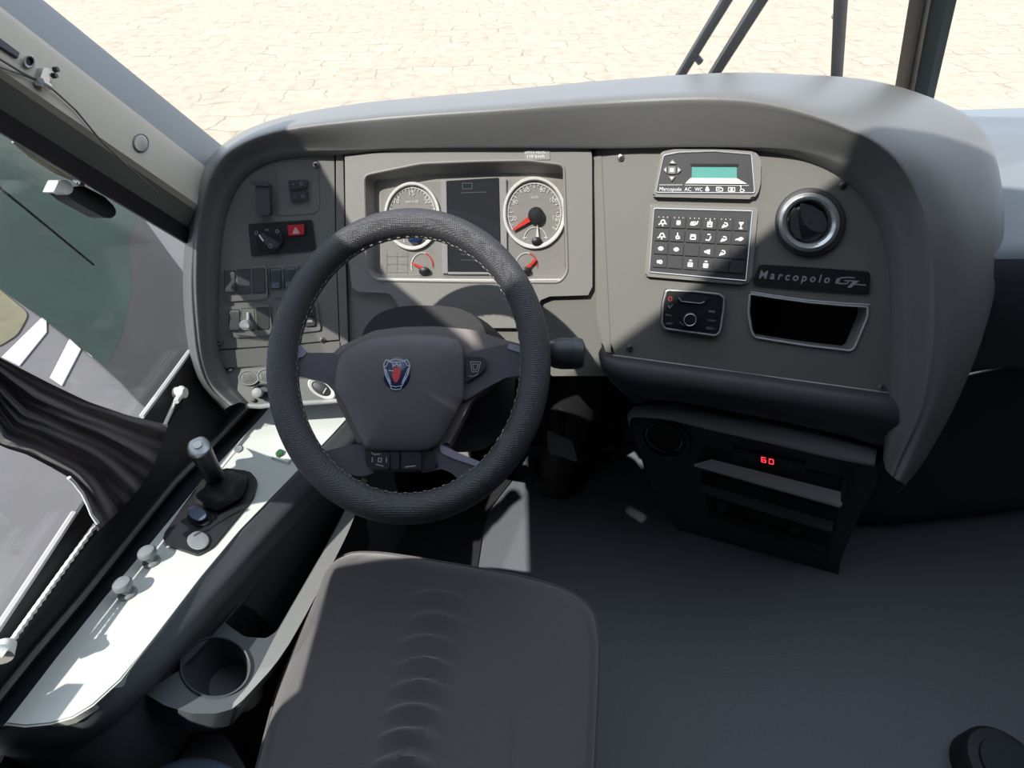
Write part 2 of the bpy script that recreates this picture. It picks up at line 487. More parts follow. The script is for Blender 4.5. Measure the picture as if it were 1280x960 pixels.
# middle bar of the windscreen: dark gasket, pale bead, grey cover
def bar(pxs, X0=None):
    out = []
    for (x, y, yy) in pxs: out.append(atY(x, y, yy))
    return out
bm = bmesh.new()
for (a0, a1, b0, b1, nm, mt) in (((1149, 0), (1156, 0), (1128, 116), (1135, 116), 'gasket', 'frame'), ((1156, 0), (1164, 0), (1135, 118), (1143, 118), 'bead', 'pillar'), ((1164, 0), (1196, 0), (1143, 120), (1167, 125), 'cover', 'mull')):
    def q(p, k, dy):
        A = atY(p[0], p[1], 1.12 + dy)
        return A
    tl, tr, bl, br = atY(*a0, 1.10), atY(*a1, 1.10), atY(*b0, 1.19), atY(*b1, 1.19)
    up = .6
    rows = []
    for f in (-.25, 0, 1, 1 + up, 1 + 3.6):
        L0, R0 = bl.lerp(tl, f), br.lerp(tr, f)
        rows.append([L0 + V((0, .03, 0)), L0 + V((0, 0, 0)), L0.lerp(R0, .5) - V((0, .008, 0)), R0, R0 + V((0, .03, 0))])
    o = obj(nm, loft(rows, False), mt, parent=w2)

# upper side wall, unseen: header plate and steps added to shape the sunlight
up_ = [(1.18, .56), (1.18, 0), (-1.4, 0), (-1.4, 2.0), (-.1, 2.0), (.375, 1.49), (.80, 1.49), (.80, 1.30), (.12, 1.30), (.20, 1.08), (.005, 1.08), (.005, .80), (.165, .80), (.165, .56)]
bm = loft([[V((-.635, y, z)) for y, z in up_], [V((-.613, y, z)) for y, z in up_]], True, True, True)
struct('wall_left', bm, 'wall')
# ceiling lining over the driver, unseen; front edge shaped to cast the dash shadow
CE = [(-.66, .133), (-.30, .285), (.05, .437), (.14, .445), (.4, .40), (.9, .34), (1.9, .3), (1.9, -1.4), (-.66, -1.4)]
bm = bmesh.new()
loft([[V((x, y, 2.0)) for x, y in CE], [V((x, y, 2.05)) for x, y in CE]], True, True, True, bm)
struct('ceiling', bm, 'ceil')

# side window: black frame, clear pane; lit edge and reflections added as coloured parts
sill = [(262, 405), (238, 443), (178, 523), (95, 645), (0, 790), (-130, 985)]
G = []
for (x, y), d in zip(sill, [(285, 412), (262, 447), (208, 532), (130, 658), (8, 822), (-120, 1022)]):
    G.append([atX(x - 3, y - 3, XW - .02), atX(x, y, XW + .001), atX(d[0], d[1], XW + .012), atX(d[0], d[1], XW - .02)])
w1 = struct('window_1', loft(G, False), 'frame')
ch = bmesh.new()
for pts in ([(240, 441), (222, 466), (180, 523)], [(96, 643), (40, 728), (0, 788), (-60, 880)]):
    tube([atX(x - 3, y - 2, XW + .004) for x, y in pts], .0042, seg=6, bm=ch)
obj('lit_frame_edge', ch, 'litedge', parent=w1, label='pale strip standing for the lit lower frame edge')  # pale tube stands for the lit edge of the lower frame
pane = [(300, 380), (178, 523), (95, 645), (0, 790), (-130, 985), (-700, 900), (-700, -300), (-20, 150), (233, 304)]
def slab(X, poly, t, bm=None):
    a = [atX(x, y, X) for x, y in poly]
    return loft([a, [p - V((t, 0, 0)) for p in a]], True, True, True, bm)
panebm = slab(XW - .008, [(x - 3, y) for x, y in pane], .004)
obj('pane', panebm, 'sideglass', parent=w1)
tint = [(0, 360), (53, 397), (106, 438), (152, 478), (172, 500), (186, 511), (236, 446), (240, 400), (232, 346), (208, 314), (190, 289), (172, 266), (90, 222), (18, 178), (-60, 120), (-200, 200), (-120, 280)]
obj('reflection_pane', slab(XW - .016, tint, .004), 'tinted', parent=w1, label='added green-hazed pane standing for a reflection in the window')  # extra pane; its green haze stands for a reflection in the glass
obj('reflection_line', tube([atX(x, y, XW - .014) for x, y in [(-40, 205), (0, 235), (55, 280), (117, 331)]], .0016, seg=6), 'frame', parent=w1)  # dark line reflected in the glass, put in as a tube
obj('reflection_strip', tube([atX(x, y, XW + .004) for x, y in [(16, 177), (40, 194), (70, 213), (97, 226)]], [.002, .0045, .005, .003], seg=8), mat('reflection_grey', (.34, .34, .28), .45), parent=w1)  # pale streak reflected in the glass, put in as a tube

# outside
gx = bmesh.new(); z = PG.o.z
gx.faces.new([gx.verts.new(p) for p in ((-1.6, -2, z), (30, -2, z), (30, 50, z), (-70, 50, z), (-1.6, 5.04, z))])
# stone paving ahead of the bus, asphalt at the driver's side
struct('pavement', gx, 'paving', origin=(0, 10, z))
bm = bmesh.new()
bm.faces.new([bm.verts.new(p) for p in ((-30, -30, z - .01), (30, -30, z - .01), (30, 40, z - .01), (-30, 40, z - .01))])
struct('road', bm, 'asphalt', origin=(0, 0, z))
for nm, poly in (('road_marking', [(2, 446), (24, 457), (58, 415), (58, 400), (52, 397)]), ('road_marking', [(62, 472), (77, 482), (101, 436), (87, 423)]), ('road_marking', [(108, 440), (115, 446), (126, 425), (118, 419)])):
    bm = bmesh.new(); a = [atZ(x, y, z + .004) for x, y in poly]
    loft([a, [p - V((0, 0, .008)) for p in a]], True, True, True, bm)
    struct(nm, bm, 'paint')
bm = bmesh.new(); a = [atZ(x, y, z + .003) for x, y in rp([(-60, 350), (0, 362), (36, 392), (22, 418), (0, 432), (-60, 450)], 8)]
loft([a, [p - V((0, 0, .01)) for p in a]], True, True, True, bm)
struct('ground', bm, 'verge')

gm = mat('shade_patch_green', (.018, .04, .033), .95, var=.6, vscale=1.2)  # shade and reflection in the side glass, put in as dark ground colour
dm = mat('shade_patch_grey', (.034, .031, .033), .95, var=.3, vscale=3)
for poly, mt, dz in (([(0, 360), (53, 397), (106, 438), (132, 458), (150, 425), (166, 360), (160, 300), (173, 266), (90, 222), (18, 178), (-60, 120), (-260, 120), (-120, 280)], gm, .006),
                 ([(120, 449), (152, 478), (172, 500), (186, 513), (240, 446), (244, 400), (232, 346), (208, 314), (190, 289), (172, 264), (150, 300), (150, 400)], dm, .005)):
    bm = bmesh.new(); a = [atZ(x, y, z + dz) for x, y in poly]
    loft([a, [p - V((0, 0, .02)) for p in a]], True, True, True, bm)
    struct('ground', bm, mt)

# ================================================================== DASHBOARD
dash = thing('dashboard', 'big curved dark grey dashboard with a thick arched hood under the windscreen', 'dashboard', (.05, .95, .5))
def P_(pl, x, y, h=0): return pl.W(x, y, h)
# hood: lengthwise stations, each a section from the panel edge over the crest to the glass
def tr(p, k):              # a point moved along its line of sight by a factor
    return CAM + (p - CAM) * k
ST = [  # inner px, lip px, ridge px, outer px, plane, lip k, ridge k, outer k
    ((310, 505), (300, 503), (288, 507), (282, 511), PLL, .985, .97, .99),
    ((292, 478), (276, 480), (264, 485), (255, 482), PL, 0.98, 0.965, 0.98),
    ((276, 448), (262, 452), (252, 456), (243, 456), PL, 0.98, 0.965, 0.98),
    ((273, 415), (258, 415), (246, 415), (234, 415), PL, 0.98, 0.965, 0.99),
    ((274, 350), (256, 345), (242, 345), (230, 345), PL, 0.98, 0.968, 1.0),
    ((280, 285), (262, 270), (248, 265), (236, 275), PL, 0.98, 0.965, 1.02),
    ((296, 238), (282, 222), (268, 207), (252, 214), PL, 0.982, 0.965, 1.04),
    ((322, 212), (312, 196), (302, 178), (290, 173), PL, 0.984, 0.97, 1.06),
    ((362, 198), (358, 184), (356, 160), (352, 147), PL, 0.985, 0.971, 1.08),
    ((440, 193), (440, 184), (445, 148), (447, 130), PC, 0.985, 0.971, 1.1),
    ((520, 188), (520, 182), (525, 141), (540, 121), PC, 0.985, 0.971, 1.11),
    ((640, 186), (640, 182), (640, 133), (640, 112), PC, 0.985, 0.971, 1.12),
    ((760, 187), (760, 182), (760, 124), (760, 101), PR, 0.985, 0.971, 1.13),
    ((860, 186), (862, 180), (880, 119), (900, 92), PR, 0.985, 0.971, 1.15),
    ((945, 189), (955, 181), (965, 126), (995, 94), PR, 0.985, 0.969, 1.16),
    ((1010, 202), (1030, 188), (1050, 152), (1092, 103), PR, 0.983, 0.965, 1.16),
    ((1062, 231), (1085, 212), (1112, 186), (1175, 130), PR, 0.98, 0.96, 1.14),
    ((1095, 275), (1120, 262), (1150, 240), (1228, 168), PR, 0.978, 0.965, 1.1),
    ((1110, 330), (1138, 320), (1170, 310), (1250, 250), PR, 0.975, 0.96, 1.06),
    ((1114, 395), (1140, 390), (1174, 385), (1246, 335), PR, 0.975, 0.958, 1.03),
    ((1112, 450), (1138, 452), (1168, 455), (1224, 425), PR, 0.978, 0.96, 1.01),
    ((1110, 500), (1130, 510), (1155, 515), (1192, 505), PR, 0.982, 0.965, 1.0),
    ((1106, 548), (1115, 562), (1130, 570), (1155, 572), PR, 0.985, 0.975, 0.99),
    ((1104, 575), (1108, 588), (1118, 598), (1130, 605), PR, .985, .975, .985),
]
G = []
for inn, lip, rid, out, pl, kl, kr, ko in ST:
    A = pl.W(*inn); refd = (pl.W(*inn) - CAM).length
    def at(px, k):
        d = ray(*px).normalized(); return CAM + d * refd * k
    o_ = at(out, ko)
    mid_i = at(((inn[0] + lip[0]) / 2, (inn[1] + lip[1]) / 2), (1 + kl) / 2 - .004)
    m1 = at((lip[0] * .3 + rid[0] * .7, lip[1] * .3 + rid[1] * .7), kl * .3 + kr * .7 - .006)
    m2 = at((rid[0] * .6 + out[0] * .4, rid[1] * .6 + out[1] * .4), kr * .68 + ko * .32 - .008)
    away = (o_ - CAM).normalized()
    back = o_ + away * .05 - UP * .006
    back2 = o_ + away * .12 - V((0, 0, .05))
    G.append([A + (A - CAM).normalized() * .02, A, mid_i, at(lip, kl), m1, at(rid, kr), m2, o_, back, back2])
obj('hood', loft(smoothgrid(G, 5, 4), False), 'hood', parent=dash, sharp=80)

# flat fields
lp = rp([(258, 458), (262, 330), (270, 262), (296, 215), (345, 185), (418, 178), (419, 300), (423, 430), (340, 433)], 6)
obj('switch_field', prism(PL, [(258, 438), (262, 330), (268, 262), (294, 210), (345, 180), (418, 176), (419, 300), (424, 425), (345, 432)], 0, .03, .001), 'panel', parent=dash)
obj('ledge_strip', prism(PL, [(258, 440), (345, 434), (425, 427), (428, 448), (345, 456), (262, 462)], .003, .03, .0015), 'panel', parent=dash)
obj('divider_strip', prism(PL, [(420, 176), (429, 176), (431, 300), (436, 445), (426, 445), (420, 300)], .001, .03, .001), 'panel', parent=dash)
obj('centre_field', holed(PC, [(431, 174), (742, 174), (760, 420), (770, 470), (690, 470), (660, 432), (500, 432), (438, 450), (433, 300)], [[(448, 208), (716, 196), (718, 358), (455, 360)]], -.006, .03), 'panel', parent=dash)
pocket = [(937.5, 367.4), (970, 372.5), (1011, 378), (1052, 381.6), (1085, 383.7), (1084.4, 396), (1068, 435), (1063, 438.5), (1011, 432.4), (970.6, 426.3), (943.5, 421.6), (939, 413.5), (935.4, 390.4)]
rf = [(743, 176), (860, 172), (960, 176), (1020, 195), (1068, 228), (1098, 268), (1113, 325), (1117, 395), (1115, 450), (1112, 492), (940, 467), (770, 445), (760, 420)]
obj('right_field', holed(PR, rf, [scaled(pocket, .97)], 0, .035, .035), 'panel', parent=dash)
obj('field_seam', line(PR, [(766, 444), (850, 455.5), (940, 468), (1030, 480), (1109, 491)], .0014, .0005), 'trim', parent=dash)
obj('divider_strip', prism(PR, [(742, 190), (752, 190), (764, 442), (757, 440), (746, 400)], .0015, .02, .001), 'panel', parent=dash)
# lower roll under the right field
G = []
for a, b, c, d in (((752, 432), (748, 442), (750, 450), (758, 458)), ((764, 443), (756, 462), (766, 486), (790, 509)), ((800, 448), (795, 475), (802, 496), (812, 507)), ((850, 455), (850, 482), (853, 500), (856, 511)),
                   ((940, 467), (940, 496), (942, 514), (943, 527)), ((1030, 480), (1030, 509), (1032, 530), (1033, 546)), ((1108, 491), (1108, 522), (1108, 546), (1106, 566)), ((1124, 494), (1124, 526), (1124, 552), (1122, 574))):
    A = PR.W(*a); r0 = (A - CAM).length
    f = lambda px, k: CAM + ray(*px).normalized() * r0 * k
    G.append([A + V((0, .03, 0)), A, f(((a[0] * 2 + b[0]) / 3, (a[1] * 2 + b[1]) / 3), .985), f(b, .985), f((c[0], c[1] - 6), 1.01), f((d[0], d[1] - 8), 1.06), f((d[0], d[1] - 8), 1.16)])
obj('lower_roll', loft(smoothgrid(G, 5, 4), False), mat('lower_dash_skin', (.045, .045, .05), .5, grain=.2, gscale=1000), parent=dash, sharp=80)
# lower left shelf with its lip
obj('knob_shelf', prism(PLL, [(262, 459), (345, 456), (428, 450), (445, 480), (440, 500), (345, 504), (312, 506), (285, 500)], 0, .02, .001), 'panel', parent=dash)
obj('shelf_lip', line(PLL, [(308, 507), (325, 508), (345, 505.5), (385, 503.5), (440, 500)], .0048, .003, seg=10), 'band', parent=dash)
obj('shelf_seam', line(PLL, [(276, 461), (340, 457), (428, 451)], .0012, .001), 'trim', parent=dash)
obj('screw_head', upright(PLL, (288, 463), [(.004, 0), (.004, .002), (.002, .003)], 14), 'steel', parent=dash)
for pl, c in ((PR, (776, 197)), (PR, (1053, 232)), (PR, (787, 435)), (PR, (1102, 484)), (PL, (275, 427)), (PL, (403, 425)), (PL, (395, 206))):
    s = obj('screw', upright(pl, c, [(.0062, 0), (.0062, .0015), (.0048, .0042), (.003, .0048)], 18), 'steel', parent=dash)
    obj('socket', upright(pl, c, [(.0024, .0046), (.0022, .0052)], 6), 'black', parent=s)
# fixed plate and groove upper left
obj('rounded_plate', prism(PL, rp([(345, 203), (392, 200), (398, 212), (400, 262), (392, 267), (345, 270)], 6), .0012, .004, .001), 'panel', parent=dash)

# under-dash tunnel and firewall cover
G = []
for x0 in (-.56, -.3, 0, .3):
    G.append([V((x0, .93, .62)), V((x0, 1.02, .52)), V((x0, 1.10, .35)), V((x0, 1.14, .05))])
obj('under_cover', loft(G, False), 'blackm', parent=dash)

# ------------------------------------------------------------------ instrument cluster
cl = thing('instrument_cluster', 'grey instrument cluster with two white-ringed round gauges and a centre screen', 'instrument cluster', PC.W(588, 345))
bz = [(431, 196), (500, 188), (600, 184), (738, 186), (740, 195), (740.5, 358), (735, 369), (687, 370.5), (676, 375), (668, 392), (655, 410), (520, 410), (501, 388), (494, 375), (485, 366.5), (448, 365), (440, 359), (435, 319), (432, 276)]
hole = rp([(455, 219), (526, 204.5), (600, 201.5), (659, 200.5), (705, 206), (709.7, 340), (700, 353), (600, 352.5), (470, 350.6), (458, 338)], 8)
inner = rp([(468, 226), (526, 219.5), (600, 217), (659, 216.5), (704, 217), (706, 340), (701, 344), (600, 344), (478, 343), (469, 340)], 5)
bzb = holed(PC, bz, [hole], .006, .012, .001)
loft([[PC.W(x, y, .0055) for x, y in hole], [PC.W(x, y, -.002) for x, y in scaled(hole, .985)], [PC.W(x, y, -.022) for x, y in inner]], True, bm=bzb)
obj('bezel', bzb, 'bezel', parent=cl)
obj('bezel_rim', line(PC, hole, .0022, .006, True), 'bezel', parent=cl)
obj('bezel_lip', line(PC, [(472, 349), (540, 350), (620, 350.5), (700, 350)], .0026, .0035), mat('pale_bezel_lip', (.4, .39, .37), .4), parent=cl)
obj('dial_face', prism(PC, scaled(inner, 1.03), -.021, .01), 'dial', parent=cl)
F = -.0205
scrn = [(559, 226), (623, 222), (626, 341), (561, 340)]
so = obj('screen', prism(PC, scrn, F + .003, .004, .0008), 'screen', parent=cl)
bm = strokes(PC, [[(578, 236), (590, 236), (590, 229), (578, 229), (578, 236)], [(576, 241), (608, 240)], [(576, 312), (596, 312)], [(576, 318), (600, 318)], [(576, 325), (604, 325)]], .9, F + .0035)
obj('readout', bm, mat('faint_screen_print', (.10, .14, .14), .4), parent=so)
sf = prism(PC, [(551, 226), (558, 226), (560, 342), (553, 342)], F + .005, .006, .0008)
prism(PC, [(624, 224), (633, 224), (634, 342), (627, 342)], F + .005, .006, .0008, sf)
prism(PC, [(560, 340), (628, 340.5), (628, 343), (560, 343)], F + .005, .006, .0005, sf)
obj('screen_frame', sf, 'band', parent=cl)
GW = mat('gauge_white', (.8, .8, .77), .45)
def gauge(c, rx, ry, nm):
    g = obj('gauge_ring', lathe(PC, c, (rx, ry), [(.90, F), (.90, F + .003), (.94, F + .006), (1.0, F + .006), (1.02, F + .003), (1.02, F)], 56, cap1=False), GW, parent=cl)
    return g
def arc(c, rx, ry, a0, a1, n=30):
    return [(c[0] + rx * math.cos(math.radians(a0 + (a1 - a0) * i / n)), c[1] - ry * math.sin(math.radians(a0 + (a1 - a0) * i / n))) for i in range(n + 1)]
def ticks(c, rx, ry, a0, a1, n, l, w, bm):
    for i in range(n + 1):
        a = math.radians(a0 + (a1 - a0) * i / n)
        strokes(PC, [[(c[0] + rx * math.cos(a), c[1] - ry * math.sin(a)), (c[0] + rx * (1 - l) * math.cos(a), c[1] - ry * (1 - l) * math.sin(a))]], w, F + .0012, bm)
# speedometer
c = (668, 266); g1 = gauge(c, 39, 44.5, 's')
bm = strokes(PC, [arc(c, 33, 37, 215, -35, 60)], 1.3, F + .0012)
ticks(c, 33, 37, 215, -35, 28, .09, .7, bm); ticks(c, 33, 37, 215, -35, 14, .16, 1., bm)
for s, x, y in (('20', 642.5, 275.5), ('40', 644, 255), ('60', 658.5, 240), ('80', 678, 240), ('100', 692.5, 253), ('120', 696, 274.5)):
    w = 3.2 * len(s); text(PC, s, (x - w / 2, y), (x + w / 2, y), 5.4, F + .0012, bm)
text(PC, 'km/h', (664, 248.5), (673, 248.5), 4, F + .0012, bm)
strokes(PC, [arc((669, 299), 14, 15, 180, 0, 24)], 1.1, F + .0012, bm)
for x0 in (654, 680): strokes(PC, [[(x0, 297), (x0 + 4, 297)]], 1.4, F + .0012, bm)
obj('scale', bm, GW, parent=g1)
nb = prism(PC, [(640.5, 286.5), (642, 288.5), (668, 274), (666, 266)], F + .006, .002)
obj('needle', nb, 'red', parent=g1, label='red speed needle')
obj('needle_hub', lathe(PC, (670, 269), (10, 10.5), [(1, F + .002), (1, F + .008), (.8, F + .012), (.3, F + .013)], 24), 'black', parent=g1)
obj('needle', prism(PC, [(671.8, 280), (674, 300), (669.5, 300)], F + .006, .002), GW, parent=g1, label='small white needle')
obj('needle_hub', lathe(PC, (671, 302), (6.5, 6), [(1, F + .002), (1, F + .006), (.5, F + .009)], 20), 'black', parent=g1)
# rev counter
c = (515, 270); g2 = gauge(c, 34.5, 42, 't')
bm = strokes(PC, [arc(c, 29, 35.5, 215, -35, 60)], 1.3, F + .0012)
ticks(c, 29, 35.5, 215, -35, 30, .09, .7, bm); ticks(c, 29, 35.5, 215, -35, 6, .16, 1., bm)
for s, x, y in (('5', 488, 268), ('10', 496, 254), ('15', 515, 244), ('20', 534, 254), ('25', 541, 268)):
    w = 3.2 * len(s); text(PC, s, (x - w / 2, y), (x + w / 2, y), 5.4, F + .0012, bm)
text(PC, 'rpm x100', (507, 253.5), (523, 253.5), 3.4, F + .0012, bm)
strokes(PC, [arc((517, 297), 12.5, 13.5, 205, -25, 24)], 1.2, F + .0012, bm)
obj('scale', bm, GW, parent=g2)
obj('needle_hub', lathe(PC, (519, 299), (9, 6), [(1, F + .002), (1, F + .007), (.6, F + .011)], 24), mat('blue_hub', (.02, .035, .12), .3), parent=g2)
obj('needle', prism(PC, [(495, 284), (497, 287), (516, 274), (514, 270)], F + .006, .002), 'red', parent=g2, label='red rev needle')
for cx, cy, tip in ((527.5, 332, (514, 328)), (658, 332, (669, 323))):
    bm = strokes(PC, [arc((cx, cy), 13.5, 16, 200, 70, 20)], 1.5, F + .0012)
    ar = obj('small_gauge', bm, GW, parent=cl)
    obj('red_zone', strokes(PC, [arc((cx, cy), 13.5, 16, 70, -5, 12)], 1.5, F + .0013), 'red', parent=ar)
    obj('needle', prism(PC, [tip, (tip[0] + 1, tip[1] + 2), (cx + 2, cy + 6), (cx + 1, cy + 1)] if tip[0] < cx else [(tip[0], tip[1]), (tip[0] + 2, tip[1] + 2), (cx + 1, cy + 6), (cx - 1, cy + 2)], F + .006, .002), 'red', parent=ar)
    obj('needle_hub', lathe(PC, (cx + (3 if tip[0] < cx else -1), cy + 7), (7, 5.5), [(1, F + .002), (1, F + .006), (.5, F + .009)], 20), 'black', parent=ar)
bm = strokes(PC, [[(483 + 13 * i, 315), (483 + 13 * i, 341)] for i in range(3)] + [[(482, 320 + 10 * i), (510, 320 + 10 * i)] for i in range(3)], .5, F + .001)
obj('warning_lamp_grid', bm, 'greyprint', parent=cl)
obj('lens', prism(PC, scaled(inner, 1.0), -.006, .002), 'lens', parent=cl)
st = obj('sticker', prism(PC, [(655, 188), (687, 187.5), (687.5, 199.5), (656, 200)], .0072, .0006), mat('grey_sticker', (.24, .24, .235), .6), parent=cl, label='grey sticker with white lettering')
bm = text(PC, 'LIMITE VELOC.', (656.5, 192), (683, 191.6), 3.6, .0078)
obj('lettering', bm, 'white', parent=st)
obj('lettering', text(PC, '110 km/h', (659, 197.3), (680.5, 197), 3.8, .0078), 'white', parent=st)

# ------------------------------------------------------------------ left switch field units
t = thing('light_switch_panel', 'black panel with a rotary light switch and red hazard button, left of steering wheel', 'switch', PL.W(352, 318))
obj('housing', prism(PL, rp([(310, 280), (390, 274.5), (395, 313), (314, 321)], 3), .003, .01, .001), 'black', parent=t)
k = obj('rotary_knob', lathe(PL, (337, 300), (17, 16), [(1, .003), (1, .006), (.92, .008)], 36), 'black', parent=t)
obj('grip', prism(PL, [(323, 293), (328, 291.5), (350, 305), (347, 311), (338, 312), (325, 300)], .02, .013, .002), 'switch', parent=k)
obj('pointer', strokes(PL, [[(324, 294), (329, 301)]], 1.6, .0205), 'white', parent=k)
bm = strokes(PL, [ellipse(337.7, 307.5, 2.2, 2.4, 14) + [(339.9, 307.5)], ellipse(320.5, 291, 1.8, 2, 12) + [(322.3, 291)], [(332, 286), (332, 288), (335, 288), (335, 286)], ellipse(346.5, 289, 2, 1.8, 12) + [(348.5, 289)]], .8, .0206)
obj('lettering', bm, 'greyprint', parent=t)
hz = obj('hazard_button', prism(PL, rp([(359, 281.5), (379.5, 280.3), (380.7, 293), (360.7, 295)], 2), .009, .008, .001), 'hazred', parent=t, label='red hazard button')
obj('triangle', strokes(PL, [[(369.5, 284.5), (374, 291.3), (365.8, 291.8), (369.5, 284.5)], [(369.6, 287), (371.6, 290.2), (368, 290.4), (369.6, 287)]], 1.0, .0096), mat('hazard_print', (.75, .5, .5), .5), parent=hz)

t = thing('flap_box', 'small upright dark socket box with a hinged flap, upper left of dash', 'socket box', PL.W(328, 268))
obj('body', prism(PL, rp([(319, 229), (336, 229), (338, 269), (321, 270)], 2), .022, .024, .002), 'dgrey', parent=t)
obj('flap', prism(PL, rp([(312, 226.5), (335, 227), (336, 233), (314, 231)], 1), .025, .004, .001), 'dgrey', parent=t)

t = thing('dimmer_buttons', 'pair of small two-way dark buttons on the rounded plate, upper left', 'switch', PL.W(373, 252))
for poly, dots in (([(360.5, 225.5), (384, 224.5), (384.5, 235), (361, 236.5)], (366, 230.3, 376.5, 229.5)), ([(361.5, 240), (385, 238.5), (384.5, 250.5), (364, 252)], (368, 246, 378.5, 245.2))):
    b = obj('button', prism(PL, rp(poly, 1.5), .008, .007, .001), 'switch', parent=t)
    obj('icon', strokes(PL, [[(dots[0] - 1.5, dots[1]), (dots[0] + 1.5, dots[1])], ellipse(dots[2], dots[3], 1.7, 1.9, 12) + [(dots[2] + 1.7, dots[3])]], .9, .0088), 'greyprint', parent=b)

def rocker(par, q, pl=PL, icon=False, pressed=0):
    """q: four photo corners TL,TR,BR,BL; a curved rocker standing proud at its lower end"""
    rows = []
    for v, h in ((0, .0045), (.12, .0075), (.45, .005), (.85, .0125), (1, .0115)):
        a, b = bil(q, 0.03, v), bil(q, .97, v)
        rows.append([pl.W(*a, h - .006), pl.W(*a, h), pl.W(*b, h), pl.W(*b, h - .006)])
    bm = loft(rows, False)
    a, b = bil(q, .03, 1), bil(q, .97, 1)
    vs = [bm.verts.new(p) for p in (pl.W(*a, .0115), pl.W(*b, .0115), pl.W(*b, .001), pl.W(*a, .001))]; bm.faces.new(vs)
    r = obj('rocker_switch', bm, 'switch', parent=par, sharp=50)
    if icon:
        obj('icon', strokes(pl, [[bil(q, .2, .7), bil(q, .2, .92)], [bil(q, .35, .72), bil(q, .75, .72), bil(q, .75, .92), bil(q, .35, .92), bil(q, .35, .72)], [bil(q, .5, .72), bil(q, .6, .92)]], 1.1, .0126), mat('icon_lilac', (.22, .22, .3), .5) if 'icon_lilac' not in bpy.data.materials else bpy.data.materials['icon_lilac'], parent=r)
    return r
def bank(label, bez, cells):
    t = thing('switch_bank', label, 'switch bank', PL.W(sum(p[0] for p in bez) / len(bez), max(p[1] for p in bez)), 'switch banks left of the steering wheel')
    obj('bezel', holed(PL, rp(bez, 4), [rp(c, 1.5) for c in [q for q, _ in cells]], .004, .006, .006), 'panel', parent=t)
    obj('backing', prism(PL, rp(scaled(bez, .96), 4), -.0005, .004), 'black', parent=t)
    for q, kind in cells:
        q2 = scaled(q, .95)
        if kind == 'r': rocker(t, q2)
        elif kind == 'i': rocker(t, q2, icon=True)
        elif kind == 'b': obj('blank_cover', prism(PL, rp(q2, 1.5), .0055, .006, .001), 'dgrey', parent=t)
        elif kind == 'd':
            for v0, v1 in ((.02, .48), (.52, .98)):
                cc = cell(q2, 0, v0, 1, v1)
                b = obj('button', prism(PL, rp(cc, 1.5), .008, .008, .001), 'switch', parent=t)
                m_ = bil(cc, .5, .55)
                obj('icon', strokes(PL, [[(m_[0] - 3.5, m_[1]), (m_[0] + 3.5, m_[1] - .3)], [(m_[0] - 2, m_[1] - 1.6), (m_[0] + 3, m_[1] - 1.8)]], 1.3, .0087), 'greyprint', parent=b)
        elif kind == 'k':
            obj('lever_plate', prism(PL, rp(q2, 1.5), .005, .006, .001), 'panel', parent=t)
            kb = tube([PL.W(310, 391, .006), PL.W(310, 399, .012), PL.W(309, 404, .018)], .0028, seg=10)
            obj('lever_stem', kb, 'band', parent=t)
            c0 = PL.W(308.5, 405, .014)
            kn = loft([[c0 + PL.n * h + (PL.a * math.cos(u) + PL.b * math.sin(u)) * r for u in (2 * math.pi * i / 24 for i in range(24))] for r, h in ((.005, 0), (.0088, .002), (.0092, .014), (.0078, .017), (.0055, .0165))], True, True, True)
            obj('lever_knob', kn, 'band', parent=t)
    return t
def q4(x0, y0, x1, y1, sk=0):
    return [(x0, y0), (x1, y0 - sk), (x1 + .8, y1 - sk), (x0 + .8, y1)]
bank('upper left switch bank holding one lit rocker and two blank covers', [(277, 334.5), (333, 330.5), (335, 371), (329, 374), (287, 377), (281, 371)], [(q4(279.5, 338.5, 294, 366, .5), 'r'), (q4(296.3, 336.6, 312.8, 368.3, .6), 'b'), (q4(314.8, 335.6, 331, 367.3, .6), 'b')])
bank('upper right switch bank with two dark icon rockers beside the wheel rim', [(335, 332), (388, 328), (391, 368), (340, 373)], [(q4(337, 335.5, 351.5, 362, .5), 'i'), (q4(354.3, 334.5, 369, 361, .5), 'i'), (q4(371.5, 333.5, 386, 360, .5), 'b')])
bank('lower left switch bank with a round-knobbed lever between rocker and blank', [(283, 383.5), (337, 380), (340, 413), (336, 419), (294, 422.5), (288, 417)], [(q4(285.5, 387, 299.5, 413.5, .5), 'r'), (q4(302, 385.5, 318, 414, .6), 'k'), (q4(320.3, 384.3, 336, 412.5, .6), 'b')])
bank('lower right switch bank ending in a double button behind the wheel rim', [(343, 382), (396, 377.5), (401, 413), (348, 419)], [(q4(345.5, 385, 360, 413, .6), 'r'), (q4(362, 384, 376.5, 412, .6), 'b'), (q4(379, 382.5, 393.5, 409, .6), 'd')])

# knobs on the lower shelf
for i, (cx, cy, lab) in enumerate(((311, 472.5, 'round grey grille knob at the left end of the lower shelf'), (334, 470.5, 'round grey grille knob half hidden behind the wheel rim'))):
    t = thing('round_socket', lab, 'socket', PLL.W(cx, cy), 'round sockets on the lower shelf')
    obj('rim', lathe(PLL, (cx, cy), (13, 9.5), [(1.02, 0), (1.02, .004), (.94, .006), (.84, .004)], 32, cap1=False), 'band', parent=t)
    obj('cap', lathe(PLL, (cx, cy), (11, 8), [(1, .001), (1, .004), (.9, .005)], 32), 'panel', parent=t)
    obj('slots', strokes(PLL, [[(cx - 7 + 2.6 * j, cy - 4), (cx - 5 + 2.6 * j, cy + 4.5)] for j in range(5)], .8, .0056), 'black', parent=t)
t = thing('ignition_switch', 'ignition lock with a pale turning key grip on the lower shelf', 'ignition switch', PLL.W(326, 493))
obj('collar', lathe(PLL, (327, 489), (12, 9), [(1, 0), (1, .006), (.8, .008), (.7, .002)], 30, cap1=True), 'black', parent=t)
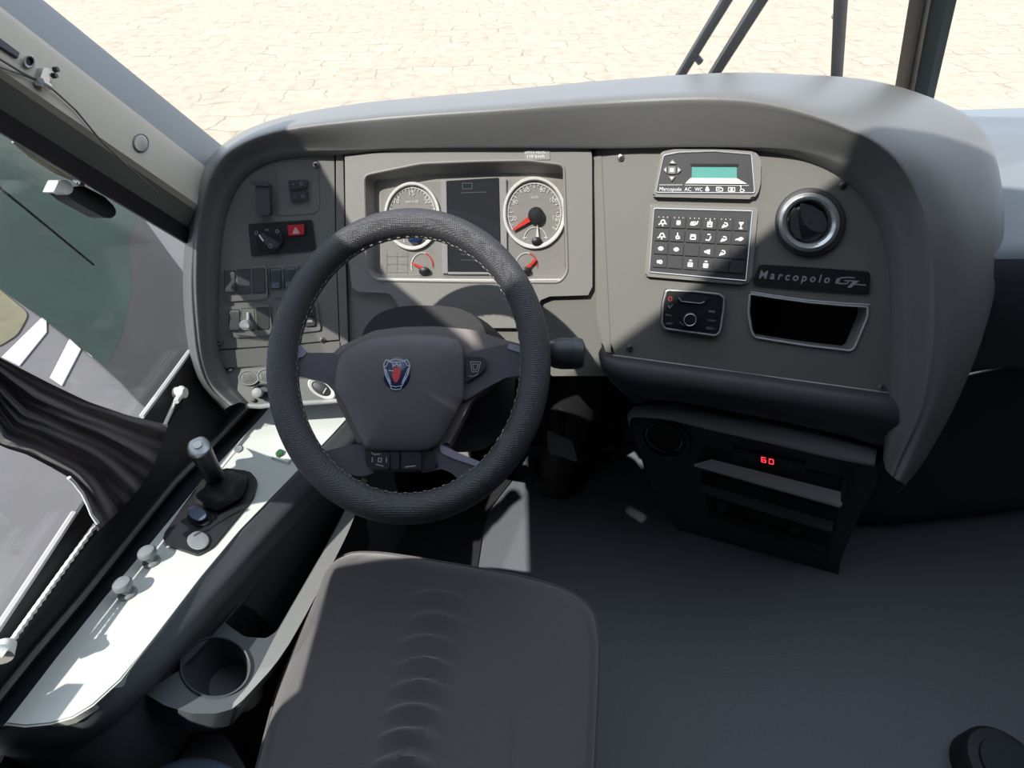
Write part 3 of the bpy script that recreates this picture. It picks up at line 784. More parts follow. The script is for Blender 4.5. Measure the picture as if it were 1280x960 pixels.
kk = upright(PLL, (326, 492), [(.007, .002), (.007, .016), (.009, .018), (.009, .024), (.006, .026)], 24)
obj('key_grip', kk, 'band', parent=t)
obj('small_plug', lathe(PLL, (317.5, 500.5), (3.4, 2.6), [(1, 0), (1, .003), (.6, .004)], 16), 'black', parent=dash)
t = thing('demister_vent', 'small white-ringed oval vent on the lower shelf behind the wheel spoke', 'air vent', PLL.W(402, 486))
obj('ring', lathe(PLL, (402, 486), (19.5, 10.5), [(1, 0), (1, .004), (.9, .006), (.72, .004), (.66, 0)], 36, rot=.55, cap1=False), 'offwhite', parent=t)
obj('cavity', lathe(PLL, (402, 486), (13.5, 7.3), [(1, .001), (.9, .0015)], 30, rot=.55), 'black', parent=t)
obj('divider', line(PLL, [(404, 492), (408, 485)], .0012, .003), 'offwhite', parent=t)

# ------------------------------------------------------------------ right field units
t = thing('display_unit', 'grey display unit with a teal screen and arrow buttons at the top right', 'display', PR.W(883, 246))
od = rp([(815.5, 246), (826.4, 189.5), (845, 186), (892, 185.5), (945, 189.5), (951.5, 200), (951, 228), (948, 241), (941, 249)], 4)
obj('housing', prism(PR, od, .010, .012, .003), 'bezel', parent=t)
td = rp([(819.8, 240.6), (829.5, 194.3), (848, 190.5), (892, 189), (939.5, 192.8), (943.5, 241.2)], 3)
obj('face', prism(PR, td, .0108, .003), 'dgrey', parent=t)
obj('trim_line', line(PR, td, .0012, .0112, True), 'chrome', parent=t)
lr = [(856.5, 197.5), (933.5, 199.5), (935.5, 230), (856, 229)]
obj('screen_surround', prism(PR, rp(lr, 3), .0115, .002, .0006), 'dgrey', parent=t)
obj('screen_ledge', prism(PR, [(863, 222.5), (921, 222.8), (934, 229.8), (856.5, 229.3)], .0128, .002), 'offwhite', parent=t)
obj('screen', prism(PR, [(865, 208), (921, 208), (921, 223.5), (864.5, 223)], .0124, .002), 'lcd', parent=t)
obj('screen_hood', prism(PR, [(863, 204.5), (923, 204.8), (921.5, 208.2), (864.8, 208)], .0135, .003), 'black', parent=t)
for poly in ([(836, 204.5), (840.5, 199), (845.5, 204.8)], [(833.5, 207.5), (829, 212), (833.2, 217)], [(846.8, 208), (852, 212.3), (846.5, 217.5)], [(835.2, 220), (844.5, 220.3), (839.6, 226.5)], [(835.3, 208), (844.7, 208), (844.5, 217.3), (835, 217)]):
    b = obj('button', prism(PR, rp(poly, .8), .0135, .003, .0008), 'bezel', parent=t)
    cx = sum(p[0] for p in poly) / len(poly); cy = sum(p[1] for p in poly) / len(poly)
    obj('icon', patch(PR, scaled(poly, .5), .0139), 'white', parent=b)
bm = text(PR, 'Marcopolo', (824, 238.2), (851.5, 238.6), 4.4, .0113, slant=.25)
text(PR, 'AC', (855.5, 238.6), (864, 238.8), 4.6, .0113, bm); text(PR, 'WC', (868.5, 238.8), (878, 239), 4.6, .0113, bm)
patch(PR, [(881.5, 238), (882.3, 234.5), (884, 232.5), (885.8, 234.5), (886.8, 238), (885, 239.2), (883.2, 239.2)], .0113, bm)
strokes(PR, [[(895.5, 234), (895.5, 238.6), (903, 239), (903.5, 236), (900.5, 234), (895.5, 234)], [(897, 236.3), (900, 236.3)]], 1.0, .0113, bm)
strokes(PR, [[(910.5, 234.4), (910.5, 239), (918.5, 239.2), (918.5, 234.6), (910.5, 234.4)]], 1.0, .0113, bm, dots=[(914.5, 236.8, 1.7)])
strokes(PR, [[(926, 233.5), (926.4, 236.5), (929.5, 236.6), (930.5, 239)], arc((927.4, 237.8), 2.2, 2.1, 150, 390, 10)], .9, .0113, bm, dots=[(925.8, 232.6, .8)])
strokes(PR, [[(824, 231), (853, 231)], [(856, 231.2), (936, 231.8)]], .5, .0113, bm)
obj('lettering', bm, 'white', parent=t)

t = thing('keypad', 'grey keypad with four rows of six icon keys on the right panel', 'keypad', PR.W(873, 350))
ok = rp([(813, 255), (947, 259), (947, 268), (939.5, 350), (931, 356), (807, 345.5), (806, 338)], 3)
obj('housing', prism(PR, ok, .008, .010, .0025), 'bezel', parent=t)
ik = rp([(817.6, 260.5), (940.6, 264), (932.6, 351), (811.7, 340)], 2)
obj('face', prism(PR, ik, .0088, .003), 'dgrey', parent=t)
obj('trim_line', line(PR, ik, .0012, .0092, True), 'chrome', parent=t)
KC = [(819.5, 268.5), (937, 272.3), (930.3, 343), (814.6, 334.5)]
ICON = {  # strokes in a unit square, y down
    'sun': [[(.3, .5), (.4, .32), (.6, .3), (.72, .5), (.6, .7), (.4, .7), (.3, .5)], [(.12, .78), (.32, .62)], [(.5, .75), (.5, .9)], [(.72, .62), (.85, .7)]],
    'fan': [[(.35, .35), (.65, .35), (.65, .7), (.35, .7), (.35, .35)], [(.35, .35), (.65, .7)], [(.35, .7), (.65, .35)]],
    'car': [[(.15, .6), (.25, .4), (.6, .38), (.7, .55), (.55, .7), (.2, .7), (.15, .6)], [(.3, .5), (.5, .6)], [(.75, .6), (.85, .3)]],
    'box': [[(.3, .35), (.7, .35), (.7, .8), (.3, .8), (.3, .35)], [(.3, .55), (.7, .55)], [(.5, .15), (.5, .3)]],
    'man': [[(.4, .35), (.65, .38), (.72, .6), (.5, .75)], [(.35, .55), (.2, .85)], [(.5, .6), (.35, .8)]],
    'glass': [[(.3, .25), (.5, .55), (.7, .25)], [(.5, .55), (.5, .8)], [(.35, .85), (.65, .85)], [(.3, .28), (.7, .28)]],
    'seat': [[(.25, .75), (.55, .8), (.7, .5), (.68, .4)], [(.4, .2), (.62, .2)]],
    'bird': [[(.1, .6), (.35, .5), (.6, .35), (.85, .45), (.6, .65), (.35, .6)], [(.45, .5), (.75, .48)]],
    'wheel': [[(.5, .2), (.5, .5), (.66, .55), (.72, .75)], [(.5, .45), (.36, .6), (.42, .78), (.6, .78), (.64, .6)]],
    'bus': [[(.28, .3), (.72, .3), (.75, .75), (.26, .75), (.28, .3)], [(.28, .38), (.72, .38)], [(.28, .46), (.72, .46)]],
    'eye': [[(.25, .5), (.4, .35), (.6, .35), (.72, .5), (.6, .65), (.38, .65), (.25, .5)], [(.42, .5), (.58, .5)]],
    'horn': [[(.2, .55), (.7, .35), (.7, .75), (.2, .58)], [(.35, .5), (.65, .55)], [(.4, .58), (.65, .65)]],
    'lamp': [[(.25, .4), (.42, .4)], [(.22, .5), (.42, .5)], [(.25, .6), (.42, .6)], [(.5, .35), (.65, .38), (.72, .5), (.65, .65), (.5, .66), (.5, .35)]],
    'win': [[(.25, .4), (.65, .4), (.65, .75), (.25, .75), (.25, .4)], [(.25, .58), (.65, .58)], [(.35, .15), (.55, .15)]],
}
rowsI = [['sun', 'fan', 'car', 'box', 'man', 'glass'], ['sun', 'wheel', 'bus', 'seat', 'man', 'bird'], ['eye', 'eye', None, 'horn', 'man', None], ['lamp', None, 'win', 'win', None, None]]
for r in range(4):
    for c_ in range(6):
        q = cell(KC, (c_ + .04) / 6, (r + .05) / 4, (c_ + .96) / 6, (r + .95) / 4)
        kb = obj('key', prism(PR, rp(q, .8, 2), .0112, .003, .0008), 'dgrey', parent=t)
        ic = rowsI[r][c_]
        if ic:
            bm = strokes(PR, [[bil(q, .15 + .7 * x, .12 + .8 * y) for x, y in ln] for ln in ICON[ic]], 1.5, .0117)
            if r == 0 and c_ < 5: strokes(PR, [], 1, .0117, bm, dots=[(*bil(q, u, .12), .6) for u in (.2, .5, .8)])
            obj('icon', bm, 'white', parent=kb)

t = thing('radio', 'small black car radio with a round volume knob and silver frame', 'radio', PR.W(866, 418))
orr = rp([(831.5, 361.5), (870, 363.5), (901, 366.8), (907, 372), (906, 388), (901.5, 416), (896, 420.8), (860, 416), (829, 411.5), (825.3, 404), (827, 378)], 3)
obj('housing', prism(PR, orr, .009, .011, .002), 'black', parent=t)
obj('frame', line(PR, scaled(orr, .955), .0021, .0085, True, seg=8), 'satin', parent=t, label='silver frame')
obj('display_slot', prism(PR, rp([(848, 367), (889, 370), (881, 379), (852, 376.8)], 2), .0115, .004, .001), 'screen', parent=t)
obj('slot_trim', line(PR, [(848.5, 372), (852, 376.8), (876, 379.3), (880.5, 377)], .0008, .0118), 'trim', parent=t)
kn = obj('volume_knob', upright(PR, (861, 397.5), [(.0125, .007), (.0125, .018), (.0105, .0205), (.009, .0205)], 32), 'black', parent=t)
obj('knob_ring', tube([PR.W(861, 397.5) + PR.n * .0205 + (PR.a * math.cos(u) * .0104 + PR.b * math.sin(u) * .0108) for u in (2 * math.pi * i / 32 for i in range(32))], .0008, True, 6), 'chrome', parent=kn)
obj('power_button', strokes(PR, [ellipse(837.8, 373.5, 2.2, 2.6, 16) + [(840, 373.5)]], 1.2, .0098), 'powred', parent=t, label='red lit power symbol')
bm = strokes(PR, [[(835.5, 382), (837, 385), (840.5, 381)], [(886, 388.5), (893, 390)], [(849.5, 402.5), (854.5, 406.5)]], 1.1, .0097)
text(PR, 'MENU', (832, 394.8), (840, 395.5), 2.6, .0097, bm); text(PR, 'AUDIO', (832, 405.2), (840.5, 406), 2.6, .0097, bm)
text(PR, 'SRC', (886, 390.5), (893.5, 391.2), 3, .0097, bm); text(PR, 'TUNE+', (884, 401.5), (895, 402.6), 2.6, .0097, bm); text(PR, 'SEEK+', (882.5, 411), (893.5, 412.2), 2.6, .0097, bm)
obj('lettering', bm, 'greyprint', parent=t)
for poly in ([(831, 378), (846, 379), (846, 386), (831, 385)], [(830.5, 388), (846, 389), (846, 396), (830, 395.5)], [(830, 398.5), (847, 399.5), (848, 407), (830, 406)], [(880, 384), (900, 386), (899, 394), (880, 392)], [(880, 395), (898.5, 397), (897.5, 404.5), (879, 402.5)], [(878, 405), (897, 407), (895.5, 415), (877, 412.5)]):
    obj('button', prism(PR, rp(poly, 1), .0094, .002, .0005), 'black', parent=t)

t = thing('air_vent', 'large round air vent with a wide chrome ring on the right panel', 'air vent', PR.W(1013, 320))
obj('collar', lathe(PR, (1013, 278), (44.5, 43.5), [(1, 0), (1, .005), (.95, .009), (.86, .010)], 56, cap1=False), 'dgrey', parent=t)
obj('chrome_ring', lathe(PR, (1011.5, 278), (39, 37.5), [(1, .009), (.95, .015), (.86, .018), (.76, .014), (.71, .006), (.69, -.01)], 56, cap1=False, centers=[(1011.5, 278)] * 3 + [(1010.8, 278)] * 3), 'chrome', parent=t)
bl = lathe(PR, (1010.5, 278), (27, 28), [(1, -.008), (.96, -.001), (.8, .004), (.5, .0075), (.2, .0085)], 40)
obj('vane_ball', bl, 'black', parent=t)
fl = prism(PR, [(1002, 253.5), (1016, 257), (1030, 266), (1036, 280), (1030, 293), (1015, 290), (1004, 281), (999, 268)], .0105, .006, .002)
obj('vane', fl, 'dgrey', parent=t)
obj('vane', prism(PR, [(988, 266), (993, 259), (999, 262), (998, 282), (1003, 300), (995, 298), (988, 286)], .0085, .006, .001), 'dgrey', parent=t)
obj('vane_pin', lathe(PR, (1013, 278), (2.4, 2.4), [(1, .0105), (.8, .0115)], 16), 'switch', parent=t)

t = thing('name_badge', 'dark name plate with silver lettering between the round vent and pocket', 'badge', PR.W(1015, 366))
obj('plate', prism(PR, rp([(950, 330.5), (1010, 334), (1086, 339.5), (1088, 344), (1087, 368), (1010, 362), (943.5, 356.6), (941.8, 352)], 3), .004, .005, .001), 'black', parent=t)
lm = mat('silver_lettering', (.45, .46, .48), .4, .3)
obj('lettering', text(PR, 'M a r c o p o l o', (948.6, 347.6), (1036.5, 353.8), 9.6, .0046, slant=.28, fat=.022), lm, parent=t)
bm = strokes(PR, [[(1068, 347.3), (1060, 346.6), (1052, 347.2), (1046, 350.5), (1044.5, 353.6), (1050, 354.5), (1059, 354.6), (1061, 351.2), (1056, 350.8)], [(1058, 350.8), (1073, 351.6), (1066, 355), (1061, 359.2)], [(1066, 355), (1082, 356.6)]], 1.5, .0047)
patch(PR, [(1046, 348), (1051, 347), (1048.5, 353.8), (1043.6, 353.8)], .0048, bm); patch(PR, [(1066, 352), (1073, 351.3), (1064, 359.6), (1059, 359.2)], .0048, bm)
obj('emblem', bm, lm, parent=t)

t = thing('storage_pocket', 'open dark storage pocket with a thin silver outline in the right panel', 'storage pocket', PR.W(1010, 434))
obj('outline', line(PR, rp(pocket, 3), .0019, .002, True, seg=8), 'trim', parent=t)
obj('top_lip', line(PR, [(938, 365), (970, 370), (1011, 375.6), (1052, 379), (1087, 381)], .0014, .002), 'trim', parent=t)
loftp = loft([[PR.W(x, y, 0) for x, y in scaled(pocket, .985)], [PR.W(x, y, -.03) for x, y in scaled(pocket, .96)], [PR.W(x, y, -.10) for x, y in scaled(pocket, .88)]], True, False, True)
obj('liner', loftp, mat('pocket_liner', (.02, .019, .02), .6), parent=t)

# ================================================================== STEERING
sw = thing('steering_wheel', 'black leather four-spoke steering wheel with an emblem on its hub', 'steering wheel', WC)
YW = PW.n.cross(RT).normalized()
def wp(a, r, ax, ay): return WC + RT * (ax * math.cos(a)) + YW * (ay * math.sin(a))
AX, AY, RR = .2068 - .0222, .235 - .0238, .0235
rings = []
n = 120
for i in range(n):
    a = 2 * math.pi * i / n
    c0 = WC + RT * (AX * math.cos(a)) + YW * (AY * math.sin(a)); out = (RT * (AX * math.cos(a)) + YW * (AY * math.sin(a))).normalized()
    rings.append([c0 + out * (RR * .94 * math.cos(u)) + PW.n * (RR * .94 * math.sin(u)) for u in (2 * math.pi * k / 20 for k in range(20))])
rings.append(rings[0])
bm = loft(rings, True); bmesh.ops.remove_doubles(bm, verts=bm.verts, dist=1e-6)
rim = obj('rim', bm, 'leather', parent=sw)
bm = bmesh.new()
for i in range(150):
    a = 2 * math.pi * (i + .1) / 150; b = 2 * math.pi * (i + .75) / 150
    pts = []
    for q in (a, (a + b) / 2, b):
        out = (RT * (AX * math.cos(q)) + YW * (AY * math.sin(q))).normalized()
        jig = .0007 * (1 if i % 2 else -1)
        u = math.radians(170)
        pts.append(WC + RT * (AX * math.cos(q)) + YW * (AY * math.sin(q)) + out * (RR * .955 * math.cos(u) + jig) + PW.n * (RR * .955 * math.sin(u)))
    tube(pts, .00055, seg=5, bm=bm)
obj('stitching', bm, 'thread', parent=rim, label='pale stitching along the inner edge')
# hub housing behind, spokes, airbag cover
HP = [(412, 446), (425, 433), (468, 413), (505, 408.5), (546, 408), (590, 412), (632, 425), (655, 431), (650, 455), (590, 500), (560, 560), (450, 560), (420, 500)]
obj('hub_housing', prism(PW, rp(HP, 6), -.006, .05, .008, seg=3), mat('hub_housing_plastic', (.15, .128, .132), .42, grain=.15, gscale=1300), parent=sw)
spk = [
    [(350, 425), (366, 431), (384, 441), (423, 441), (432, 470), (420, 492), (408, 479), (382, 472), (366, 470), (348, 475)],
    [(580, 442), (606, 436), (632, 430), (652, 433), (672, 425), (680, 470), (660, 468), (632, 472), (606, 486), (578, 503)],
    [(378, 566), (402, 565), (441, 555), (456, 556), (474, 566), (472, 590), (452, 596), (432, 592), (418, 600), (398, 606)],
    [(520, 568), (545, 553), (556, 556), (572, 568), (604, 580), (600, 606), (578, 606), (566, 592), (552, 586), (526, 592)],
]
for sp in spk:
    obj('spoke', prism(PW, rp(sp, 5), .000, .026, .006, seg=3), 'spoke', parent=sw)
am = mat('spoke_accent_highlight', (.24, .23, .29), .35)
for poly in ([(367, 433), (372, 428), (383, 440), (380, 446), (367, 448)], [(657, 434), (636, 429), (634, 436), (655, 442)], [(549, 555), (573, 566), (602, 578), (598, 584), (566, 573), (551, 566)]):  # left: silver accent piece; the two on the right are painted highlights
    obj('spoke_accent_highlight', prism(PW, rp(poly, 2), .0018, .006, .001), am, parent=sw, label='pale lilac-grey spoke accent and painted highlight')
obj('lower_bar', prism(PW, rp([(455, 560), (540, 560), (548, 584), (520, 590), (472, 590), (458, 584)], 4), .004, .03, .004), 'black', parent=sw)
cov = rp([(424, 441), (440, 430), (460, 422), (503, 416.5), (549, 418.3), (573, 423), (580.5, 436), (580.5, 498), (567.5, 524), (549, 556), (538, 562.5), (524, 565), (471, 564), (455, 560), (443, 538), (430, 510), (416.5, 489), (417, 468)], 4)
cc = (500, 490)
bm = loft([[PW.W(x, y, -.035) for x, y in cov], [PW.W(x, y, .004) for x, y in cov], [PW.W(x, y, .0085) for x, y in scaled(cov, .985, cc)], [PW.W(x, y, .011) for x, y in scaled(cov, .95, cc)], [PW.W(x, y, .0145) for x, y in scaled(cov, .78, cc)], [PW.W(x, y, .0165) for x, y in scaled(cov, .5, cc)], [PW.W(x, y, .017) for x, y in scaled(cov, .2, cc)]], True, False, True)
cv = obj('airbag_cover', bm, 'hub', parent=sw)
H0 = .0165
b0 = obj('emblem', lathe(PW, (495.5, 467), (17.5, 20.5), [(1, H0 - .004), (1, H0 + .001), (.95, H0 + .002)], 40), 'blue', parent=cv, label='round blue and silver emblem with a red crowned beast')
bm = bmesh.new()
for pts in ([(485.5, 451.5), (495.5, 449), (505.5, 451.3), (501, 452.8), (490, 453)], [(482.5, 449.8), (486, 450.3), (483, 457), (480, 459.5), (479.8, 455)], [(508.5, 449.5), (505.3, 450.3), (508.5, 456.5), (512.3, 458.5), (511.5, 454)]):
    strokes(PW, [pts + [pts[0]]], 1.0, H0 + .0026, bm)
strokes(PW, [[(481.5, 461), (483, 470), (488.5, 480)], [(511, 460), (509, 469), (502, 479.5)], [(482, 461), (488, 477)], [(510.5, 460), (503, 477)], [(488.5, 482), (495, 483.5), (501.8, 482), (501, 486), (495, 487), (489, 486), (488.5, 482)], [(480, 459), (481.5, 468), (488, 482)], [(512, 458), (510.5, 467), (502.5, 482)]], .9, H0 + .0026, bm)
strokes(PW, [[(491.5, 459), (491, 455), (493.5, 457.5), (495.8, 454), (498, 457.3), (500.6, 454.6), (500.3, 459)], [(486, 463), (492, 463.8)]], 1.1, H0 + .0028, bm)
obj('silver_lines', bm, mat('badge_silver', (.7, .74, .8), .3, .4), parent=b0)
bm = patch(PW, [(491, 460), (500, 459.5), (501, 464), (500, 470), (497, 477), (493.5, 478), (491, 473), (489.6, 468), (492, 465)], H0 + .0027)
obj('beast', bm, mat('badge_red', (.55, .06, .06), .4), parent=b0)
obj('cover_groove', line(PW, [(460, 549), (500, 551.5), (540, 549.5)], .0008, .0105), 'black', parent=cv)
# buttons
rb = obj('button_pod', prism(PW, rp([(582.5, 445.5), (604, 446.5), (609, 452), (607, 462), (596, 470), (582.5, 478)], 2), .006, .01, .0015), 'black', parent=sw)
obj('icon', strokes(PW, [[(588, 452), (601, 452.5), (597.5, 464.5), (590, 465), (588, 452)], [(591, 455), (598, 455.3), (595.5, 462), (592, 462.3), (591, 455)], [(586, 470), (592, 470.5), (598, 467)]], .9, .0066), 'greyprint', parent=rb)
for i, (x0, x1) in enumerate(((464, 487), (488.5, 499), (501.5, 526.5))):
    b = obj('button_pod', prism(PW, rp([(x0, 565), (x1, 565.6), (x1, 587), (x0, 586.4)], 1.5), .008, .01, .001), 'black', parent=sw)
    if i == 0: obj('icon', strokes(PW, [[(464.5, 566), (468, 568.3), (475, 567.5)], [(465.5, 572), (465.2, 577.5)], [(483, 572), (483, 577.5)], [(470, 580.5), (479, 582.6)], [(473, 572.5), (477, 573), (476.5, 577.5), (472.5, 577), (473, 572.5)]], 1.2, .0086), 'greyprint', parent=b)
    if i == 2: obj('icon', strokes(PW, [[(507, 583.6), (519, 582.3)]], 1.4, .0086), 'greyprint', parent=b)

# column shroud between hub and dash
sc_ = thing('steering_column', 'dark steering column shroud running from the wheel hub into the dash', 'steering column', WC - PW.n * .3)
rings = []
for k, (ax, ay, dn, cx, cy) in enumerate(((.10, .085, .04, .015, .01), (.115, .095, .07, .02, .0), (.125, .10, .12, .03, -.01), (.12, .10, .20, .03, -.02), (.11, .10, .34, .03, -.03))):
    c0 = WC - PW.n * dn + RT * cx + YW * cy
    rings.append([c0 + RT * ax * math.copysign(abs(math.cos(u)) ** .7, math.cos(u)) + YW * ay * math.copysign(abs(math.sin(u)) ** .7, math.sin(u)) for u in (2 * math.pi * i / 40 for i in range(40))])
obj('shroud', loft(rings, True, True, True), 'blackm', parent=sc_)

st = thing('wiper_stalk', 'thick dark blue-black stalk sticking out right behind the wheel rim', 'stalk', WC - PW.n * .05)
def srings(spec, cyp):
    out = []
    for px, r, f in spec:
        c0 = PW.W(px, cyp(px), -.045); rr = r / FOC * .86
        out.append([c0 + YW * math.cos(u) * rr + PW.n * math.sin(u) * rr * f for u in (2 * math.pi * i / 28 for i in range(28))])
    return out
obj('arm', loft(srings([(600, 6, 1), (640, 6, 1), (690, 8, 1)], lambda x: 445), True, True, True), 'black', parent=st)
obj('grip', loft(srings([(684, 10, .8), (687, 15.5, .8), (693, 18.5, .8), (702, 20, .8), (716, 19.8, .8)], lambda x: 442), True, True, True), mat('stalk_plastic', (.035, .038, .048), .4), parent=st)
obj('end_cap', loft(srings([(715.6, 20.3, .82), (722, 20, .82), (728, 18, .8), (730.5, 13, .7)], lambda x: 441.5), True, True, True), mat('stalk_cap', (.045, .05, .06), .35), parent=st)

# post under the dash and pedals
po = thing('support_post', 'black rubber-booted post rising from the floor under the dash', 'post', atZ(698, 600, 0))
b0 = atZ(698, 596, 0); d0 = V((.05, .02, .62))
obj('boot', tube([b0 + d0 * f for f in (.02, .1, .3, .6, 1.0)], [.062, .06, .066, .085, .11], seg=24), 'blackm', parent=po)
obj('flange', tube([b0, b0 + V((0, 0, .012)), b0 + V((0, 0, .03)), b0 + V((0, 0, .036))], [.082, .082, .07, .05], seg=32), 'rubber', parent=po)
def pedal(name, label, poly, Y, tilt):  # pads share one even pale grey
    pl = tilted(atY(poly[0][0], poly[0][1], Y), tilt, 0)
    t = thing(name, label, 'pedal', pl.W(*poly[2]))
    obj('pad', prism(pl, rp(poly, 3), 0, .012, .003), mat('pedal_pad', (.2, .2, .19), .6, grain=.3, gscale=200) if 'pedal_pad' not in bpy.data.materials else bpy.data.materials['pedal_pad'], parent=t)
    c0 = pl.W(sum(p[0] for p in poly) / len(poly), sum(p[1] for p in poly) / len(poly), -.012)
    obj('arm', tube([c0, c0 + V((0, .05, .06)), c0 + V((0, .09, .18))], .009, seg=8), 'blackm', parent=t)
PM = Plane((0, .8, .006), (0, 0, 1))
mt_ = obj('shade_mat', prism(PM, rp([(380, 540), (660, 540), (640, 600), (613, 634), (604, 660), (597, 706), (580, 800), (360, 800)], 6), 0, .006, .002), 'rubber')  # black sheet added to darken the shaded footwell
tagit(mt_, 'added black mat standing for the dark shade on the footwell floor', 'mat')
pedal('brake_pedal', 'pale grey pedal glimpsed through the wheel below the hub', [(550, 538), (579, 540), (590, 572), (556, 566)], .93, 40)
pedal('accelerator_pedal', 'pale accelerator pedal just right of the wheel rim near the floor', [(684, 538), (716, 552), (722, 578), (686, 566)], .95, 40)

# ================================================================== HEATER UNIT
hu = thing('heater_unit', 'dark heater console with a grey top band below the right of the dash', 'heater unit', (.58, .83, 0))
hb = [(790, 545), (800, 538), (850, 545), (1085, 588), (1082, 640), (1046, 700), (1040, 760), (900, 700), (848, 660), (815, 605)]
def drop(pl, x, y, h): return pl.W(x, y, h)
slot1 = [(868, 583), (1052, 633), (1058, 610), (890, 566)]
obj('body', prism(PH, rp([(786, 522), (795, 512), (830, 514), (1096, 572), (1098, 600), (1076, 640), (1050, 702), (1042, 790), (905, 740), (845, 660), (810, 600)], 8), -.001, .16, .004), mat('heater_plastic', (.045, .048, .052), .5, grain=.2, gscale=800), parent=hu)
heatband = mat('pale_heater_band', (.56, .565, .57), .5, grain=.2, gscale=900)
# grey band: a sloping lip standing out above the face
G = []
for a, b in (((787, 536), (784, 522)), ((789, 523), (789, 515)), ((803, 522), (800, 508.5)), ((840, 526), (845, 509)), ((880, 536), (890, 518)), ((960, 554), (970, 533)), ((1040, 573), (1050, 551)), ((1093, 583), (1096, 562))):
    G.append([PH.W(*a, .002), PH.W(a[0], a[1] - 1, .026), PH.W(a[0] + (b[0] - a[0]) * .3, a[1] + (b[1] - a[1]) * .3, .027), PH.W(*b, .004), PH.W(b[0], b[1] - 3, -.03)])
obj('top_band', loft(smoothgrid(G, 4, 2), False), heatband, parent=hu, sharp=60, label='light grey sloping top band')
# slots; top shelf lip coloured pale to stand for light from above
def slot(poly, lip, mt, dh):
    obj('slot', prism(PH, rp(poly, 3), .002, .003), 'blackm', parent=hu)
    A = [PH.W(*p, .003) for p in lip[:2]]; B = [PH.W(*p, dh) for p in lip[2:]]
    bm = loft([[A[0], A[1]], [B[1], B[0]], [B[1] - V((0, 0, .008)), B[0] - V((0, 0, .008))], [A[0] - V((0, 0, .012)), A[1] - V((0, 0, .012))]], False)
    obj('shelf', bm, mt, parent=hu)
slot([(880, 560), (1056, 598), (1050, 632), (868, 582)], [(890, 574), (1056, 616), (1052, 632), (868, 580)], heatband, .026)
slot([(876, 590), (1048, 638), (1042, 668), (876, 612)], [(876, 604), (1042, 652), (1040, 664), (878, 614)], 'dgrey', .02)
slot([(882, 620), (1040, 668), (1034, 690), (886, 640)], [(886, 638), (1034, 682), (1030, 690), (888, 644)], 'blackm', .02)
obj('side_cheek', prism(PH, [(1055, 598), (1060, 594), (1054, 634), (1050, 632)], .02, .02), 'dgrey', parent=hu)
for cx, cy in ((904, 633), (994, 661)):
    obj('knob', lathe(PH, (cx, cy), (8, 6), [(1, .002), (1, .01), (.7, .013)], 24), 'black', parent=hu)
t = thing('round_vent', 'oval dark vent with a thin chrome ring in the heater unit', 'air vent', PH.W(832, 565))
obj('collar', lathe(PH, (832, 549), (33, 24), [(1.02, 0), (1.0, .004), (.94, .007), (.86, .004)], 44, rot=.42, cap1=False), 'dgrey', parent=t)
obj('chrome_ring', lathe(PH, (830, 547), (25.5, 18), [(1, .004), (.95, .008), (.88, .007), (.84, .0)], 44, rot=.42, cap1=False), mat('dark_chrome', (.3, .3, .32), .2, 1.), parent=t)
obj('cavity', lathe(PH, (830, 547), (22, 15), [(1, .002), (.9, .001)], 36, rot=.42), 'blackm', parent=t)
t = thing('temperature_controller', 'slim black controller with two glowing red digits in the heater unit', 'controller', PH.W(960, 590))
obj('housing', prism(PH, rp([(917, 560), (1008, 580), (1006, 595), (915, 574)], 2), .006, .006, .001), 'black', parent=t)
def seg7(ch, x, y, w, hh, sl):
    S = {'a': ((0, 0), (1, 0)), 'b': ((1, 0), (1, .5)), 'c': ((1, .5), (1, 1)), 'd': ((0, 1), (1, 1)), 'e': ((0, .5), (0, 1)), 'f': ((0, 0), (0, .5)), 'g': ((0, .5), (1, .5))}
    D = {'6': 'acdefg', '0': 'abcdef', '8': 'abcdefg'}
    return [[(x + a[0] * w, y + a[1] * hh + a[0] * w * sl), (x + b[0] * w, y + b[1] * hh + b[0] * w * sl)] for a, b in (S[s] for s in D[ch])]
obj('digits', strokes(PH, seg7('6', 952, 571.5, 5.2, 5.6, .22) + seg7('0', 961.5, 573.7, 5.2, 5.6, .22), 1.0, .0068), 'led', parent=t, label='glowing red digits')
for x in (930, 938): obj('button', prism(PH, rp([(x, 566 + (x - 930) * .22), (x + 6, 567.4 + (x - 930) * .22), (x + 6, 573 + (x - 930) * .22), (x, 571.6 + (x - 930) * .22)], 1), .0075, .003, .0006), 'dgrey', parent=t)
for x in (976, 986): obj('button', prism(PH, rp([(x, 577 + (x - 976) * .22), (x + 7, 578.6 + (x - 976) * .22), (x + 7, 585 + (x - 976) * .22), (x, 583.4 + (x - 976) * .22)], 1), .0075, .003, .0006), 'dgrey', parent=t)

# passenger side dash
pdsh = thing('passenger_dashboard', 'low blue-grey passenger side dash right of the arched hood', 'dashboard', (1.1, .9, 0))
def prow(py, y): # world height of a photo row at distance y
    d = ray(640, py); return CAM.z + d.z * y / d.y
def pprof(x, sl):
    pts = [(137, 1.30), (139, 1.27), (150, 1.20), (162, 1.14), (169, 1.10), (185, 1.06), (240, .93), (300, .825), (318, .80), (345, .785), (400, .775), (458, .765)]
    return [V((x, y + sl, prow(p, y))) for p, y in pts]
G = [pprof(x, sl) for x, sl in ((.765, .0), (.9, .0), (1.0, .0), (1.3, .03), (1.85, .12))]
obj('top', loft(G, False), 'passd', parent=pdsh)
G = [[V((x, y + sl, zz)) for y, zz in ((.765, prow(458, .765)), (.77, .6), (.79, .4), (.83, .15), (.87, 0))] for x, sl in ((.86, .03), (1.0, .0), (1.3, .03), (1.85, .12))]
obj('lower_face', loft(G, False), 'passf', parent=pdsh)
